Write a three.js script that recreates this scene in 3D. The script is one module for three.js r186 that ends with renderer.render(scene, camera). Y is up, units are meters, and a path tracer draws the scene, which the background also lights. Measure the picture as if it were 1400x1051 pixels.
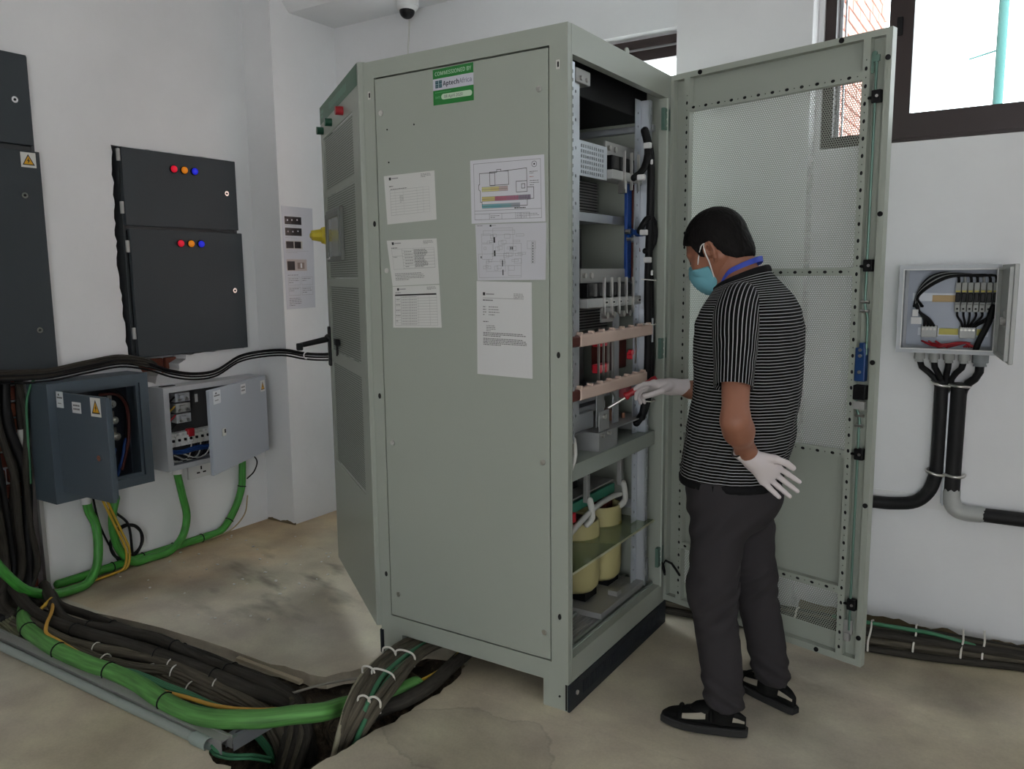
import * as THREE from 'three';
import { mergeGeometries } from 'three/addons/utils/BufferGeometryUtils.js';
import { RoundedBoxGeometry } from 'three/addons/geometries/RoundedBoxGeometry.js';
import { ImprovedNoise } from 'three/addons/math/ImprovedNoise.js';
import { RectAreaLightUniformsLib } from 'three/addons/lights/RectAreaLightUniformsLib.js';

// ---------------------------------------------------------------- camera, sky, light, exposure
const scene = new THREE.Scene();
const camera = new THREE.PerspectiveCamera(51.22, 1400 / 1051, 0.05, 200);
{
  const right = new THREE.Vector3(0.8411, -0.0104, -0.5408), fwd = new THREE.Vector3(-0.5378, -0.1362, -0.8320).normalize();
  const up = new THREE.Vector3().crossVectors(right, fwd).normalize(); right.crossVectors(fwd, up).normalize();
  camera.matrixAutoUpdate = true;
  camera.quaternion.setFromRotationMatrix(new THREE.Matrix4().makeBasis(right, up, fwd.clone().negate()));
  camera.position.set(0, 1.5, 0);
}
scene.background = new THREE.Color().setRGB(0.93, 0.97, 1.0);
scene.backgroundIntensity = 6.5;
RectAreaLightUniformsLib.init();
// daylight that enters by the window in the right wall and the open door behind the camera
function dayPanel(name, w, h, pos, look, power) {
  const l = new THREE.RectAreaLight(new THREE.Color().setRGB(0.97, 0.985, 1.0), power, w, h);
  l.name = name; l.position.set(...pos); l.lookAt(...look); scene.add(l);
}
dayPanel('right_window_daylight', 2.0, 0.9, [2.66, 2.05, 0.6], [-4, 2.05, 0.6], 0.3);
dayPanel('open_door_daylight', 1.6, 2.2, [1.05, 1.15, 3.26], [1.05, 1.15, -4], 1.9);
// midday sun, almost overhead: it lights the yard, which throws light up through the windows
const sun = new THREE.DirectionalLight(new THREE.Color().setRGB(1, 0.98, 0.97), 28);
sun.name = 'sun'; sun.position.set(2.2, 30, 0.6); sun.target.position.set(0, 0, 0); sun.castShadow = true;
sun.shadow.camera.left = sun.shadow.camera.bottom = -14; sun.shadow.camera.right = sun.shadow.camera.top = 14; sun.shadow.camera.far = 60; sun.shadow.mapSize.set(2048, 2048);
scene.add(sun, sun.target);
const renderer = new THREE.WebGLRenderer({ antialias: true });
renderer.toneMapping = THREE.LinearToneMapping;
renderer.toneMappingExposure = 0.82;
renderer.shadowMap.enabled = true;

// ---------------------------------------------------------------- helpers
const V = (x, y, z) => new THREE.Vector3(x, y, z);
let seed = 7;
const rnd = () => { seed = (seed * 1664525 + 1013904223) >>> 0; return seed / 4294967296; };
const rr = (a, b) => a + (b - a) * rnd();
const perlin = new ImprovedNoise();
const used = {};
function numbered(n) { const k = used[n] = (used[n] ?? -1) + 1; return k ? n + '_' + String(k).padStart(3, '0') : n; }
function clean(g) {
  if (g.index) g = g.toNonIndexed();
  for (const k of Object.keys(g.attributes)) if (!['position', 'normal', 'uv'].includes(k)) g.deleteAttribute(k);
  if (!g.attributes.normal) g.computeVertexNormals();
  if (!g.attributes.uv) g.setAttribute('uv', new THREE.BufferAttribute(new Float32Array(g.attributes.position.count * 2), 2));
  g.morphAttributes = {};
  return g;
}
const join = (gs) => { gs = [].concat(gs); return gs.length === 1 ? gs[0] : mergeGeometries(gs.map(clean)); };
// uv in metres, taken from the side a face looks to
function metreUV(g) {
  g = clean(g); const p = g.attributes.position, n = g.attributes.normal, uv = new Float32Array(p.count * 2);
  for (let i = 0; i < p.count; i++) {
    const ax = Math.abs(n.getX(i)), ay = Math.abs(n.getY(i)), az = Math.abs(n.getZ(i));
    if (ay >= ax && ay >= az) { uv[2 * i] = p.getX(i); uv[2 * i + 1] = p.getZ(i); }
    else if (ax >= az) { uv[2 * i] = p.getZ(i); uv[2 * i + 1] = p.getY(i); }
    else { uv[2 * i] = p.getX(i); uv[2 * i + 1] = p.getY(i); }
  }
  g.setAttribute('uv', new THREE.BufferAttribute(uv, 2)); return g;
}
// box from corner to corner; r rounds its edges
function bb(x0, x1, y0, y1, z0, z1, r = 0) {
  const w = Math.abs(x1 - x0), h = Math.abs(y1 - y0), d = Math.abs(z1 - z0);
  const g = r ? new RoundedBoxGeometry(w, h, d, 1, Math.min(r, w / 2.01, h / 2.01, d / 2.01)) : new THREE.BoxGeometry(w, h, d);
  return g.translate((x0 + x1) / 2, (y0 + y1) / 2, (z0 + z1) / 2);
}
const box = (w, h, d, x, y, z, r = 0) => bb(x - w / 2, x + w / 2, y - h / 2, y + h / 2, z - d / 2, z + d / 2, r);
// rod between two points
function rod(a, b, r, seg = 10, r2 = r) {
  a = V(...a); b = V(...b); const d = b.clone().sub(a), g = new THREE.CylinderGeometry(r2, r, d.length(), seg);
  g.applyQuaternion(new THREE.Quaternion().setFromUnitVectors(V(0, 1, 0), d.normalize())); const m = a.add(b).multiplyScalar(0.5);
  return g.translate(m.x, m.y, m.z);
}
const disc = (c, dir, r, t, seg = 16) => rod([c[0] - dir[0] * t / 2, c[1] - dir[1] * t / 2, c[2] - dir[2] * t / 2], [c[0] + dir[0] * t / 2, c[1] + dir[1] * t / 2, c[2] + dir[2] * t / 2], r, seg);
// cable along points
function cable(pts, r, n = 0, seg = 8) {
  const c = new THREE.CatmullRomCurve3(pts.map((p) => V(...p)), false, 'centripetal');
  const steps = n || Math.max(6, Math.min(90, Math.round(c.getLength() / 0.03)));
  return join([new THREE.TubeGeometry(c, steps, r, seg, false), ball(pts[0], r * 0.98), ball(pts[pts.length - 1], r * 0.98)]);
}
const ball = (c, r, sx = 1, sy = 1, sz = 1) => new THREE.SphereGeometry(r, 8, 6).scale(sx, sy, sz).translate(...c);
// flat outline with holes, extruded along +z
function plate(outline, holes, t, bevel = 0) {
  const s = new THREE.Shape(outline.map((p) => new THREE.Vector2(...p)));
  for (const h of holes) s.holes.push(new THREE.Path(h.map((p) => new THREE.Vector2(...p))));
  return new THREE.ExtrudeGeometry(s, { depth: t, bevelEnabled: bevel > 0, bevelSize: bevel, bevelThickness: bevel, bevelSegments: 1, steps: 1 });
}
const rect = (x0, x1, y0, y1) => [[x0, y0], [x1, y0], [x1, y1], [x0, y1]];
function oval(cx, cy, rx, ry, n = 8) { const o = []; for (let i = 0; i < n; i++) { const a = -i / n * 2 * Math.PI; o.push([cx + rx * Math.cos(a), cy + ry * Math.sin(a)]); } return o; }
// perforated sheet in the xy plane: every hole is real
function perforated(x0, x1, y0, y1, pitch, open = 0.39) {
  const pos = [], rowH = pitch * 0.8660254, R = pitch / Math.sqrt(3), hr = pitch * open;
  let row = 0;
  for (let y = y0 + rowH / 2; y < y1; y += rowH, row++)
    for (let x = x0 + (row % 2 ? pitch : pitch / 2); x < x1; x += pitch)
      for (let k = 0; k < 6; k++) {
        const a = (k * 60 + 30) * Math.PI / 180, b = a + Math.PI / 3;
        const o1 = [x + R * Math.cos(a), y + R * Math.sin(a)], o2 = [x + R * Math.cos(b), y + R * Math.sin(b)], i1 = [x + hr * Math.cos(a), y + hr * Math.sin(a)], i2 = [x + hr * Math.cos(b), y + hr * Math.sin(b)];
        pos.push(...i1, 0, ...o1, 0, ...o2, 0, ...i1, 0, ...o2, 0, ...i2, 0);
      }
  const g = new THREE.BufferGeometry(); g.setAttribute('position', new THREE.BufferAttribute(new Float32Array(pos), 3));
  const n = new Float32Array(pos.length); for (let i = 2; i < n.length; i += 3) n[i] = 1;
  g.setAttribute('normal', new THREE.BufferAttribute(n, 3)); return clean(g);
}
// rectangular ring (frame) of bars: ringX lies in the yz plane, ringZ in the xy plane; bars l, r (ends), b, t (bottom, top)
const ringX = (x0, x1, y0, y1, z0, z1, l, r, b, t) => plate(rect(z0, z1, y0, y1), [rect(z0 + l, z1 - r, y0 + b, y1 - t).reverse()], x1 - x0).rotateY(-Math.PI / 2).translate(x1, 0, 0);
const ringZ = (z0, z1, y0, y1, x0, x1, l, r, b, t) => plate(rect(x0, x1, y0, y1), [rect(x0 + l, x1 - r, y0 + b, y1 - t).reverse()], z1 - z0).translate(0, 0, z0);
// open box against a wall: back, four sides and a front ring
const openBox = (x0, x1, y0, y1, z0, z1, t, l, r, b, tp) => [bb(x0, x0 + t, y0 + t, y1 - t, z0 + t, z1 - t), bb(x0, x1 - t, y0, y0 + t, z0, z1), bb(x0, x1 - t, y1 - t, y1, z0, z1), bb(x0, x1 - t, y0 + t, y1 - t, z0, z0 + t), bb(x0, x1 - t, y0 + t, y1 - t, z1 - t, z1), ringX(x1 - t, x1, y0, y1, z0, z1, l, r, b, tp)];
const shadowed = (o) => { o.castShadow = o.receiveShadow = true; return o; };
function part(name, geos, mat, parent, label) {
  const o = shadowed(new THREE.Mesh(join(geos), mat)); o.name = name;
  const p = parent.userData.origin; if (p) o.geometry.translate(-p[0], -p[1], -p[2]);
  if (label) o.userData.label = label;
  parent.add(o); return o;
}
// part whose geometry is already in its parent's own coordinates
function sub(name, geos, mat, parent, label) { const o = shadowed(new THREE.Mesh(join(geos), mat)); o.name = name; if (label) o.userData.label = label; parent.add(o); return o; }
function hold(name, parent, pos = [0, 0, 0], turn = 0, label) {
  const o = new THREE.Group(); o.name = name; const p = parent.userData.origin ?? [0, 0, 0];
  o.position.set(pos[0] - p[0], pos[1] - p[1], pos[2] - p[2]); o.rotation.y = turn; if (label) o.userData.label = label; parent.add(o); return o;
}
function thing(name, label, category, origin = [0, 0, 0], group) {
  const o = new THREE.Group(); o.name = numbered(name); o.position.set(...origin); o.userData = { label, category, origin };
  if (group) o.userData.group = group; scene.add(o); return o;
}
function single(name, geos, mat, label, category, group) {
  const o = shadowed(new THREE.Mesh(join(geos), mat)); o.name = numbered(name); o.userData = { label, category }; if (group) o.userData.group = group;
  o.geometry.computeBoundingBox(); const c = o.geometry.boundingBox.getCenter(V(0, 0, 0)); c.y = o.geometry.boundingBox.min.y;
  o.geometry.translate(-c.x, -c.y, -c.z); o.position.copy(c); scene.add(o); return o;
}
function struct(name, geos, mat) {
  const o = shadowed(new THREE.Mesh(metreUV(join(geos)), mat)); o.name = name; o.userData.kind = 'structure'; scene.add(o); return o;
}

// ---------------------------------------------------------------- textures and materials
const lin = (r, g, b) => new THREE.Color().setRGB(r, g, b);
function fbm(x, y, z, oct = 4) { let s = 0, a = 0.5, f = 1; for (let i = 0; i < oct; i++) { s += a * perlin.noise(x * f, y * f, z); a *= 0.5; f *= 2; } return s; }
// tiling noise picture: value(u, v) on a torus-like blend
function noiseTexture(size, fn, srgb, repeat = 1) {
  const d = new Uint8Array(size * size * 4);
  for (let j = 0; j < size; j++) for (let i = 0; i < size; i++) { const c = fn(i / size, j / size); for (let k = 0; k < 3; k++) d[(j * size + i) * 4 + k] = Math.max(0, Math.min(255, c[k] * 255)); d[(j * size + i) * 4 + 3] = 255; }
  const t = new THREE.DataTexture(d, size, size); t.wrapS = t.wrapT = THREE.RepeatWrapping; t.magFilter = THREE.LinearFilter; t.minFilter = THREE.LinearMipmapLinearFilter; t.generateMipmaps = true;
  if (srgb) t.colorSpace = THREE.SRGBColorSpace; t.repeat.set(repeat, repeat); t.needsUpdate = true; return t;
}
const M = (c, roughness = 0.6, metalness = 0, extra = {}) => new THREE.MeshStandardMaterial({ color: c, roughness, metalness, side: THREE.DoubleSide, ...extra });
const D = (c, roughness = 0.6, extra = {}) => new THREE.MeshPhysicalMaterial({ color: c, roughness, specularIntensity: 0.35, side: THREE.DoubleSide, ...extra });
const bumpFine = noiseTexture(256, (u, v) => { const s = 0.5 + 0.5 * perlin.noise(u * 64, v * 64, 1.3) + 0.3 * perlin.noise(u * 16, v * 16, 4.1); return [s, s, s]; });
const wallBump = noiseTexture(512, (u, v) => { const s = 0.5 + 0.45 * fbm(u * 12, v * 12, 2.2, 5); return [s, s, s]; });
const wallTint = noiseTexture(512, (u, v) => { const s = 0.965 + 0.05 * fbm(u * 15, v * 15, 7.7, 5); return [s, s, s]; }, true, 0.12);
// floor print: 8 m across, laid so that its edges fall outside the room; world x, z of a texel are known, so stains lie where the photograph shows them
const concreteMap = noiseTexture(1536, (u, v) => {
  const x = (u - 0.55) * 8, z = (v - 0.55) * 8;
  const a = fbm(x * 1.5 + 3, z * 1.5, 1.1, 5), b = fbm(x * 5, z * 5 + 7, 5.3, 3), st = Math.max(0, fbm(x * 1.1 + 9, z * 1.1, 8.8, 4) - 0.04), fine = (rnd() - 0.5) * 0.035, w = fbm(x * 0.7 + 4, z * 0.7, 3.1, 3);
  let k = 0.78 + 0.17 * a + 0.13 * b + fine - st * 0.5;
  const d = Math.hypot((x + 1.42) / 0.26, (z + 1.95) / 0.16) + 1.1 * fbm(x * 3.4, z * 3.4, 2.4, 5); // dried water mark
  if (d < 1) k *= d > 0.94 ? 0.89 : 0.945;
  const scuff = Math.max(0, fbm(x * 3 + z * 2, z * 9 - x * 2, 6.6, 4) - 0.12) * Math.max(0, 1 - Math.hypot(x + 3.0, z + 2.65) / 0.8); k -= scuff * 0.9; // dark smears in the left bay
  const dust = Math.max(0, Math.min(1, (-3.2 - x) / 0.7 + 0.9 * fbm(x * 3, z * 3, 9.1, 4))) * (z < -1.9 ? 1 : 0); // red brick dust near the left wall
  return [k * (1.0 + 0.05 * w), k * (0.948 + 0.03 * b - 0.07 * dust), k * (0.835 - 0.1 * w + 0.04 * a - 0.12 * dust)];
}, true, 0.125);
concreteMap.offset.set(0.55, 0.55);
const concreteBump = noiseTexture(512, (u, v) => { const s = 0.5 + 0.5 * fbm(u * 18, v * 18, 3.3, 5); return [s, s, s]; }, false, 0.9);
const soilMap = noiseTexture(256, (u, v) => { const k = 0.34 + 0.35 * fbm(u * 20, v * 20, 2.9, 5) + (rnd() - 0.5) * 0.12; return [k * 1.12, k, k * 0.84]; }, true, 1.5);
const dustMap = noiseTexture(256, (u, v) => { const k = 0.82 + 0.4 * fbm(u * 14, v * 14, 6.1, 5); return [k, k * 0.98, k * 0.93]; }, true, 1);

wallTint.offset.set(0.55, 0.05);
const mat = {
  wall: M(lin(0.845, 0.85, 0.865), 0.7, 0, { map: wallTint, bumpMap: wallBump, bumpScale: 0.002 }),
  ceiling: M(lin(0.74, 0.74, 0.74), 0.85),
  floor: M(lin(0.95, 0.95, 0.95), 0.62, 0, { map: concreteMap, bumpMap: concreteBump, bumpScale: 0.004 }),
  soil: M(lin(0.9, 0.9, 0.9), 0.95, 0, { map: soilMap, bumpMap: bumpFine, bumpScale: 0.006 }),
  mortar: M(lin(0.32, 0.27, 0.2), 0.95, 0, { map: concreteMap }),
  cabinet: M(lin(0.36, 0.39, 0.34), 0.42, 0, { bumpMap: bumpFine, bumpScale: 0.0002 }),
  cabinetInner: M(lin(0.33, 0.37, 0.33), 0.5),
  edge: M(lin(0.5, 0.55, 0.5), 0.4),
  galv: M(lin(0.55, 0.58, 0.62), 0.42, 0.75, { bumpMap: bumpFine, bumpScale: 0.0003 }),
  galvDull: M(lin(0.42, 0.42, 0.41), 0.55, 0.5),
  steel: M(lin(0.62, 0.61, 0.58), 0.3, 0.9),
  zincGreen: M(lin(0.14, 0.24, 0.2), 0.35, 0.4),
  black: D(lin(0.009, 0.009, 0.01), 0.5),
  blackGloss: D(lin(0.009, 0.009, 0.01), 0.3),
  plinth: D(lin(0.022, 0.026, 0.032), 0.5),
  hole: M(lin(0.01, 0.01, 0.01), 0.9),
  rubber: D(lin(0.016, 0.016, 0.017), 0.5),
  cableBlack: D(lin(0.062, 0.059, 0.056), 0.75, { map: dustMap }),
  cableDust: D(lin(0.155, 0.143, 0.122), 0.85, { map: dustMap }),
  cableGreen: M(lin(0.05, 0.2, 0.1), 0.55),
  duct: M(lin(0.08, 0.44, 0.07), 0.45, 0, { map: dustMap }),
  ductDusty: M(lin(0.15, 0.46, 0.12), 0.6, 0, { map: dustMap }),
  yellowCable: M(lin(0.52, 0.33, 0.03), 0.5),
  orangeCable: M(lin(0.6, 0.33, 0.05), 0.5),
  red: M(lin(0.4, 0.015, 0.025), 0.4),
  redBright: M(lin(0.75, 0.03, 0.05), 0.45),
  brownIns: M(lin(0.1, 0.022, 0.016), 0.4),
  blueIns: M(lin(0.012, 0.06, 0.26), 0.4),
  pink: M(lin(0.66, 0.5, 0.42), 0.6),
  copper: M(lin(0.6, 0.3, 0.2), 0.35, 0.9),
  cream: M(lin(0.56, 0.5, 0.24), 0.5),
  white: M(lin(0.75, 0.75, 0.75), 0.5),
  offWhite: M(lin(0.62, 0.62, 0.58), 0.55),
  greyPlastic: M(lin(0.4, 0.41, 0.4), 0.5),
  lightGrey: M(lin(0.48, 0.5, 0.53), 0.45),
  darkPanel: D(lin(0.052, 0.062, 0.07), 0.42, { bumpMap: bumpFine, bumpScale: 0.00025 }),
  darkPanelFrame: M(lin(0.04, 0.045, 0.05), 0.5),
  blueBox: M(lin(0.075, 0.1, 0.125), 0.42, 0, { bumpMap: bumpFine, bumpScale: 0.00025 }),
  paleBox: M(lin(0.4, 0.44, 0.5), 0.4),
  frameBrown: M(lin(0.03, 0.018, 0.018), 0.35),
  glass: new THREE.MeshPhysicalMaterial({ color: lin(0.97, 1, 1), roughness: 0.0, transmission: 1, thickness: 0, ior: 1.45 }),
  yellowKnob: M(lin(0.6, 0.48, 0.02), 0.4),
  brick: [0, 1, 2].map((i) => M(lin(0.42 + i * 0.05, 0.2 + i * 0.025, 0.16 + i * 0.02), 0.9, 0, { bumpMap: bumpFine, bumpScale: 0.002 })),
  brickRed: [0, 1].map((i) => M(lin(0.26 + i * 0.06, 0.085 + i * 0.02, 0.055), 0.95)),
  board: M(lin(0.03, 0.2, 0.13), 0.4),
  tie: M(lin(0.7, 0.68, 0.62), 0.5),
};
// print on flat things
function printed(w, h, draw, extra = {}) {
  const c = document.createElement('canvas'); c.width = w; c.height = h; draw(c.getContext('2d'), w, h);
  const t = new THREE.CanvasTexture(c); t.colorSpace = THREE.SRGBColorSpace;
  return M(lin(1, 1, 1), extra.roughness ?? 0.6, 0, { map: t, ...extra });
}
// sheet from four corners (bottom left, bottom right, top right, top left) with uv 0..1, thickness t behind it, gently bowed
function sheet(c, t, normal, bow = 0, nx = 8, ny = 8) {
  const pos = [], uv = [], idx = [], P = (s, k) => { const a = V(...c[0]).lerp(V(...c[1]), s), b = V(...c[3]).lerp(V(...c[2]), s); return a.lerp(b, k); };
  const N = V(...normal);
  for (const side of [0, 1]) for (let j = 0; j <= ny; j++) for (let i = 0; i <= nx; i++) {
    const s = i / nx, k = j / ny, p = P(s, k), w = bow * (Math.sin(Math.PI * s) * 0.6 * (0.5 + 0.5 * Math.sin(k * 7 + 1)) + 0.5 * Math.max(0, 0.3 - k) * Math.abs(s - 0.4));
    p.addScaledVector(N, w + (side ? 0 : t)); pos.push(p.x, p.y, p.z); uv.push(s, k);
  }
  const o = (nx + 1) * (ny + 1), at = (i, j) => j * (nx + 1) + i;
  for (let j = 0; j < ny; j++) for (let i = 0; i < nx; i++) {
    const a = at(i, j), b = at(i + 1, j), d = at(i, j + 1), e = at(i + 1, j + 1);
    idx.push(a, b, e, a, e, d, o + a, o + e, o + b, o + a, o + d, o + e);
  }
  const g = new THREE.BufferGeometry(); g.setAttribute('position', new THREE.BufferAttribute(new Float32Array(pos), 3)); g.setAttribute('uv', new THREE.BufferAttribute(new Float32Array(uv), 2)); g.setIndex(idx);
  g.computeVertexNormals(); return clean(g);
}
// rows of small grey print
function lines(x, X, y, n, step, w, h, g, ink = '#555', fill = 0.9) { g.fillStyle = ink; for (let i = 0; i < n; i++) { let a = x; const e = x + (X - x) * (i === n - 1 ? 0.45 : fill + 0.1 * Math.sin(i * 7)); while (a < e) { const l = 6 + 16 * Math.abs(Math.sin(a * 3.7 + i * 5)); g.fillRect(a, y + i * step, Math.min(l, e - a), h); a += l + 4; } } }

// ---------------------------------------------------------------- the room
const H = 3.6, XW = -3.93, XE = 2.7, ZS = 3.3;
const trenchOutline = [[-3.93, -1.50], [-3.51, -1.488], [-3.1, -1.482], [-2.78, -1.476], [-2.4, -1.480], [-2.12, -1.470], [-2.06, -1.44], [-1.99, -1.452], [-1.93, -1.425], [-1.86, -1.40], [-1.80, -1.39], [-1.775, -1.45], [-1.765, -1.55], [-1.768, -1.64], [-1.752, -1.71], [-1.748, -1.80], [-1.722, -1.91], [-1.726, -2.02], [-1.708, -2.14], [-1.72, -2.26], [-1.75, -2.37], [-1.85, -2.46], [-1.98, -2.40], [-2.03, -2.32], [-2.05, -2.22], [-2.10, -2.09], [-2.15, -2.01], [-2.22, -1.99], [-2.30, -1.985], [-2.45, -1.965], [-2.67, -1.965], [-3.07, -1.94], [-3.51, -1.87], [-3.80, -1.84], [-3.93, -1.83]];
{
  // floor slab with the trench cut out
  const s = new THREE.Shape([[XW - 0.2, -4.1], [XE + 0.2, -4.1], [XE + 0.2, ZS + 0.2], [XW - 0.2, ZS + 0.2]].map(([x, z]) => new THREE.Vector2(x, -z)));
  const rough = [];
  trenchOutline.forEach(([x, z], i) => { const [x2, z2] = trenchOutline[(i + 1) % trenchOutline.length]; for (let k = 0; k < 3; k++) { const t = k / 3; rough.push(new THREE.Vector2(x + (x2 - x) * t + (k ? rr(-0.008, 0.008) : 0), -(z + (z2 - z) * t + (k ? rr(-0.008, 0.008) : 0)))); } });
  s.holes.push(new THREE.Path(rough.reverse()));
  const g = new THREE.ExtrudeGeometry(s, { depth: 0.05, bevelEnabled: false }); g.rotateX(-Math.PI / 2); g.translate(0, -0.05, 0);
  struct('floor', g, mat.floor);
  // earth sides and bed of the trench, uneven
  const bed = [];
  const pg = new THREE.PlaneGeometry(2.6, 1.5, 90, 60); pg.rotateX(-Math.PI / 2); pg.translate(-2.85, -0.3, -1.8);
  const p = pg.attributes.position;
  const inside = (x, z) => { let c = false; for (let i = 0, j = trenchOutline.length - 1; i < trenchOutline.length; j = i++) { const [xi, zi] = trenchOutline[i], [xj, zj] = trenchOutline[j]; if ((zi > z) !== (zj > z) && x < (xj - xi) * (z - zi) / (zj - zi) + xi) c = !c; } return c; };
  const edgeDist = (x, z) => { let m = 9; for (let i = 0, j = trenchOutline.length - 1; i < trenchOutline.length; j = i++) { const [ax, az] = trenchOutline[j], [bx, bz] = trenchOutline[i], dx = bx - ax, dz = bz - az, t = Math.max(0, Math.min(1, ((x - ax) * dx + (z - az) * dz) / (dx * dx + dz * dz || 1))); m = Math.min(m, Math.hypot(x - ax - t * dx, z - az - t * dz)); } return m; };
  for (let i = 0; i < p.count; i++) {
    const x = p.getX(i), z = p.getZ(i), d = edgeDist(x, z), inn = inside(x, z);
    let y = inn ? -0.05 - 0.26 * Math.min(1, d / 0.12) : -0.05;
    if (x < -2.3) y = Math.max(y, -0.16); // the shallow run along the wall
    p.setY(i, y + 0.05 * fbm(x * 9, z * 9, 3, 4) - (inn ? 0 : 0.03));
  }
  pg.computeVertexNormals(); bed.push(pg);
  const t = struct('trench', bed, mat.soil); t.userData.label = 'rough earth bed of the open cable trench in the floor';
}
// walls as thick boxes around real openings
function wallX(x0, x1, z0, z1, holes, y1 = H) { // wall in the yz plane
  const gs = []; let z = z0; for (const [a, b, lo, hi] of holes) { if (a > z) gs.push(bb(x0, x1, 0, y1, z, a)); if (lo > 0) gs.push(bb(x0, x1, 0, lo, a, b)); if (hi < y1) gs.push(bb(x0, x1, hi, y1, a, b)); z = b; } if (z < z1) gs.push(bb(x0, x1, 0, y1, z, z1)); return gs;
}
function wallZ(z0, z1, x0, x1, holes, y1 = H) {
  const gs = []; let x = x0; for (const [a, b, lo, hi] of holes) { if (a > x) gs.push(bb(x, a, 0, y1, z0, z1)); if (lo > 0) gs.push(bb(a, b, 0, lo, z0, z1)); if (hi < y1) gs.push(bb(a, b, hi, y1, z0, z1)); x = b; } if (x < x1) gs.push(bb(x, x1, 0, y1, z0, z1)); return gs;
}
// left wall: the last plaster layer is cut for the cable chase, the sunk panels and the broken patch
const CH = { z0: -1.905, z1: -1.2, y1: 1.06 }; // chase
{
  const wl = struct('wall_left', [bb(XW - 0.3, XW - 0.12, 0, H, -4.0, ZS + 0.2), ...(() => {
    const holes = [[[-1.90, -1.35], [0, 1.06]]], gs = [];
    // plaster skin 12 cm thick with openings: chase + two sunk panels + broken patch
    const s = new THREE.Shape([[3.5, 0], [-4.0, 0], [-4.0, H], [3.5, H]].map((q) => new THREE.Vector2(q[0], q[1])));
    const ragged = (pts, a) => { const o = []; pts.forEach((q, i) => { const n = pts[(i + 1) % pts.length], L = Math.hypot(n[0] - q[0], n[1] - q[1]), k = Math.max(1, Math.round(L / 0.03)); for (let j = 0; j < k; j++) o.push(new THREE.Vector2(q[0] + (n[0] - q[0]) * j / k + rr(-a, a), q[1] + (n[1] - q[1]) * j / k + rr(-a, a))); }); return new THREE.Path(o); };
    s.holes.push(ragged([[-1.35, 0.005], [-1.35, 1.07], [-1.905, 1.04], [-1.905, 0.005]], 0.002));
    s.holes.push(ragged([[-1.42, 1.09], [-1.42, 2.51], [-2.015, 2.51], [-2.03, 1.09]].map(([z, y]) => [z, y]), 0.003));
    s.holes.push(ragged([[-2.405, 1.085], [-2.385, 1.6], [-2.40, 2.16], [-3.12, 2.16], [-3.14, 1.085], [-2.745, 1.075], [-2.74, 1.045], [-2.70, 1.03], [-2.69, 0.985], [-2.62, 0.975], [-2.58, 1.0], [-2.55, 0.94], [-2.50, 0.95], [-2.47, 1.03], [-2.43, 1.06]], 0.006));
    const g = new THREE.ExtrudeGeometry(s, { depth: 0.12, bevelEnabled: false }); g.rotateY(-Math.PI / 2); g.translate(XW, 0, 0); // x -> z, extruded towards -x
    gs.push(g); return gs;
  })()], mat.wall);
  // bare bricks at the back of the chase and of the broken patch
  const bg = new RoundedBoxGeometry(0.03, 0.066, 0.2, 1, 0.006);
  const lay = (z0, z1, y0, y1) => { let r = 0; for (let y = y0; y < y1; y += 0.078, r++) for (let z = z0 - (r % 2) * 0.1; z < z1; z += 0.212) { const m = shadowed(new THREE.Mesh(bg, mat.brickRed[rnd() < 0.5 ? 0 : 1])); m.name = 'brick'; m.position.set(XW - 0.108 + rr(-0.004, 0.004), y, z + 0.1); wl.add(m); } };
  lay(-1.92, -1.36, 0.03, 1.06); lay(-2.78, -2.46, 0.95, 1.1);
}
// column on the left wall and the beam that rests on it
struct('column_left', [bb(XW - 0.05, -3.69, 0, H, -3.95, -3.25)], mat.wall);
{
  const s = new THREE.Shape([[-3.2, 3.2], [-3.39, 2.998], [-3.76, 2.998], [-3.76, H], [-3.2, H]].map(([z, y]) => new THREE.Vector2(-z, y)));
  const g = new THREE.ExtrudeGeometry(s, { depth: 6.6, bevelEnabled: false }); g.rotateY(Math.PI / 2); g.translate(-3.95, 0, 0);
  struct('ceiling_beam', g, mat.wall);
}
const WB = -3.75, WR = -3.55;
struct('wall_back', [
  ...wallZ(WB - 0.22, WB, XW - 0.3, -1.40, [[-3.2, -1.425, 0.9, 2.645]]),
  ...wallZ(WR - 0.22, WR, -0.85, XE + 0.2, [[-0.775, 1.25, 1.995, 2.66]]),
], mat.wall);
struct('column_back', [bb(-1.363, -0.797, 0, H, -3.95, -3.45)], mat.wall);
{
  // brown mortar left where the plaster stops above the floor, with a ragged edge
  const o = [[-0.79, 0], [1.5, 0]]; for (let x = 1.5; x > -0.79; x -= 0.02) o.push([x, 0.045 + 0.035 * perlin.noise(x * 6, 1, 2) + rr(-0.006, 0.006)]);
  const t = struct('trim_1', plate(o, [], 0.006).translate(0, 0.001, WR - 0.002), mat.mortar);
  const o2 = [[0, 0], [0.25, 0]]; for (let x = 0.25; x > 0; x -= 0.015) o2.push([x, 0.012 + 0.012 * perlin.noise(x * 14, 3, 2) + rr(-0.003, 0.003)]);
  struct('trim_2', plate(o2, [], 0.006).translate(-3.93, 0, -3.252), mat.mortar);
}
struct('wall_right', wallX(XE, XE + 0.25, -4.0, ZS + 0.2, [[-0.4, 1.6, 1.6, 2.5]]), mat.wall);
struct('wall_front', wallZ(ZS, ZS + 0.25, XW - 0.3, XE + 0.2, [[0.2, 1.9, 0, 2.3]]), mat.wall);
struct('ceiling', bb(XW - 0.3, XE + 0.25, H, H + 0.2, -4.0, ZS + 0.25), mat.ceiling);
struct('ground', bb(-40, 40, -0.5, -0.32, -40, 40), M(lin(0.5, 0.5, 0.5), 0.9));

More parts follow.
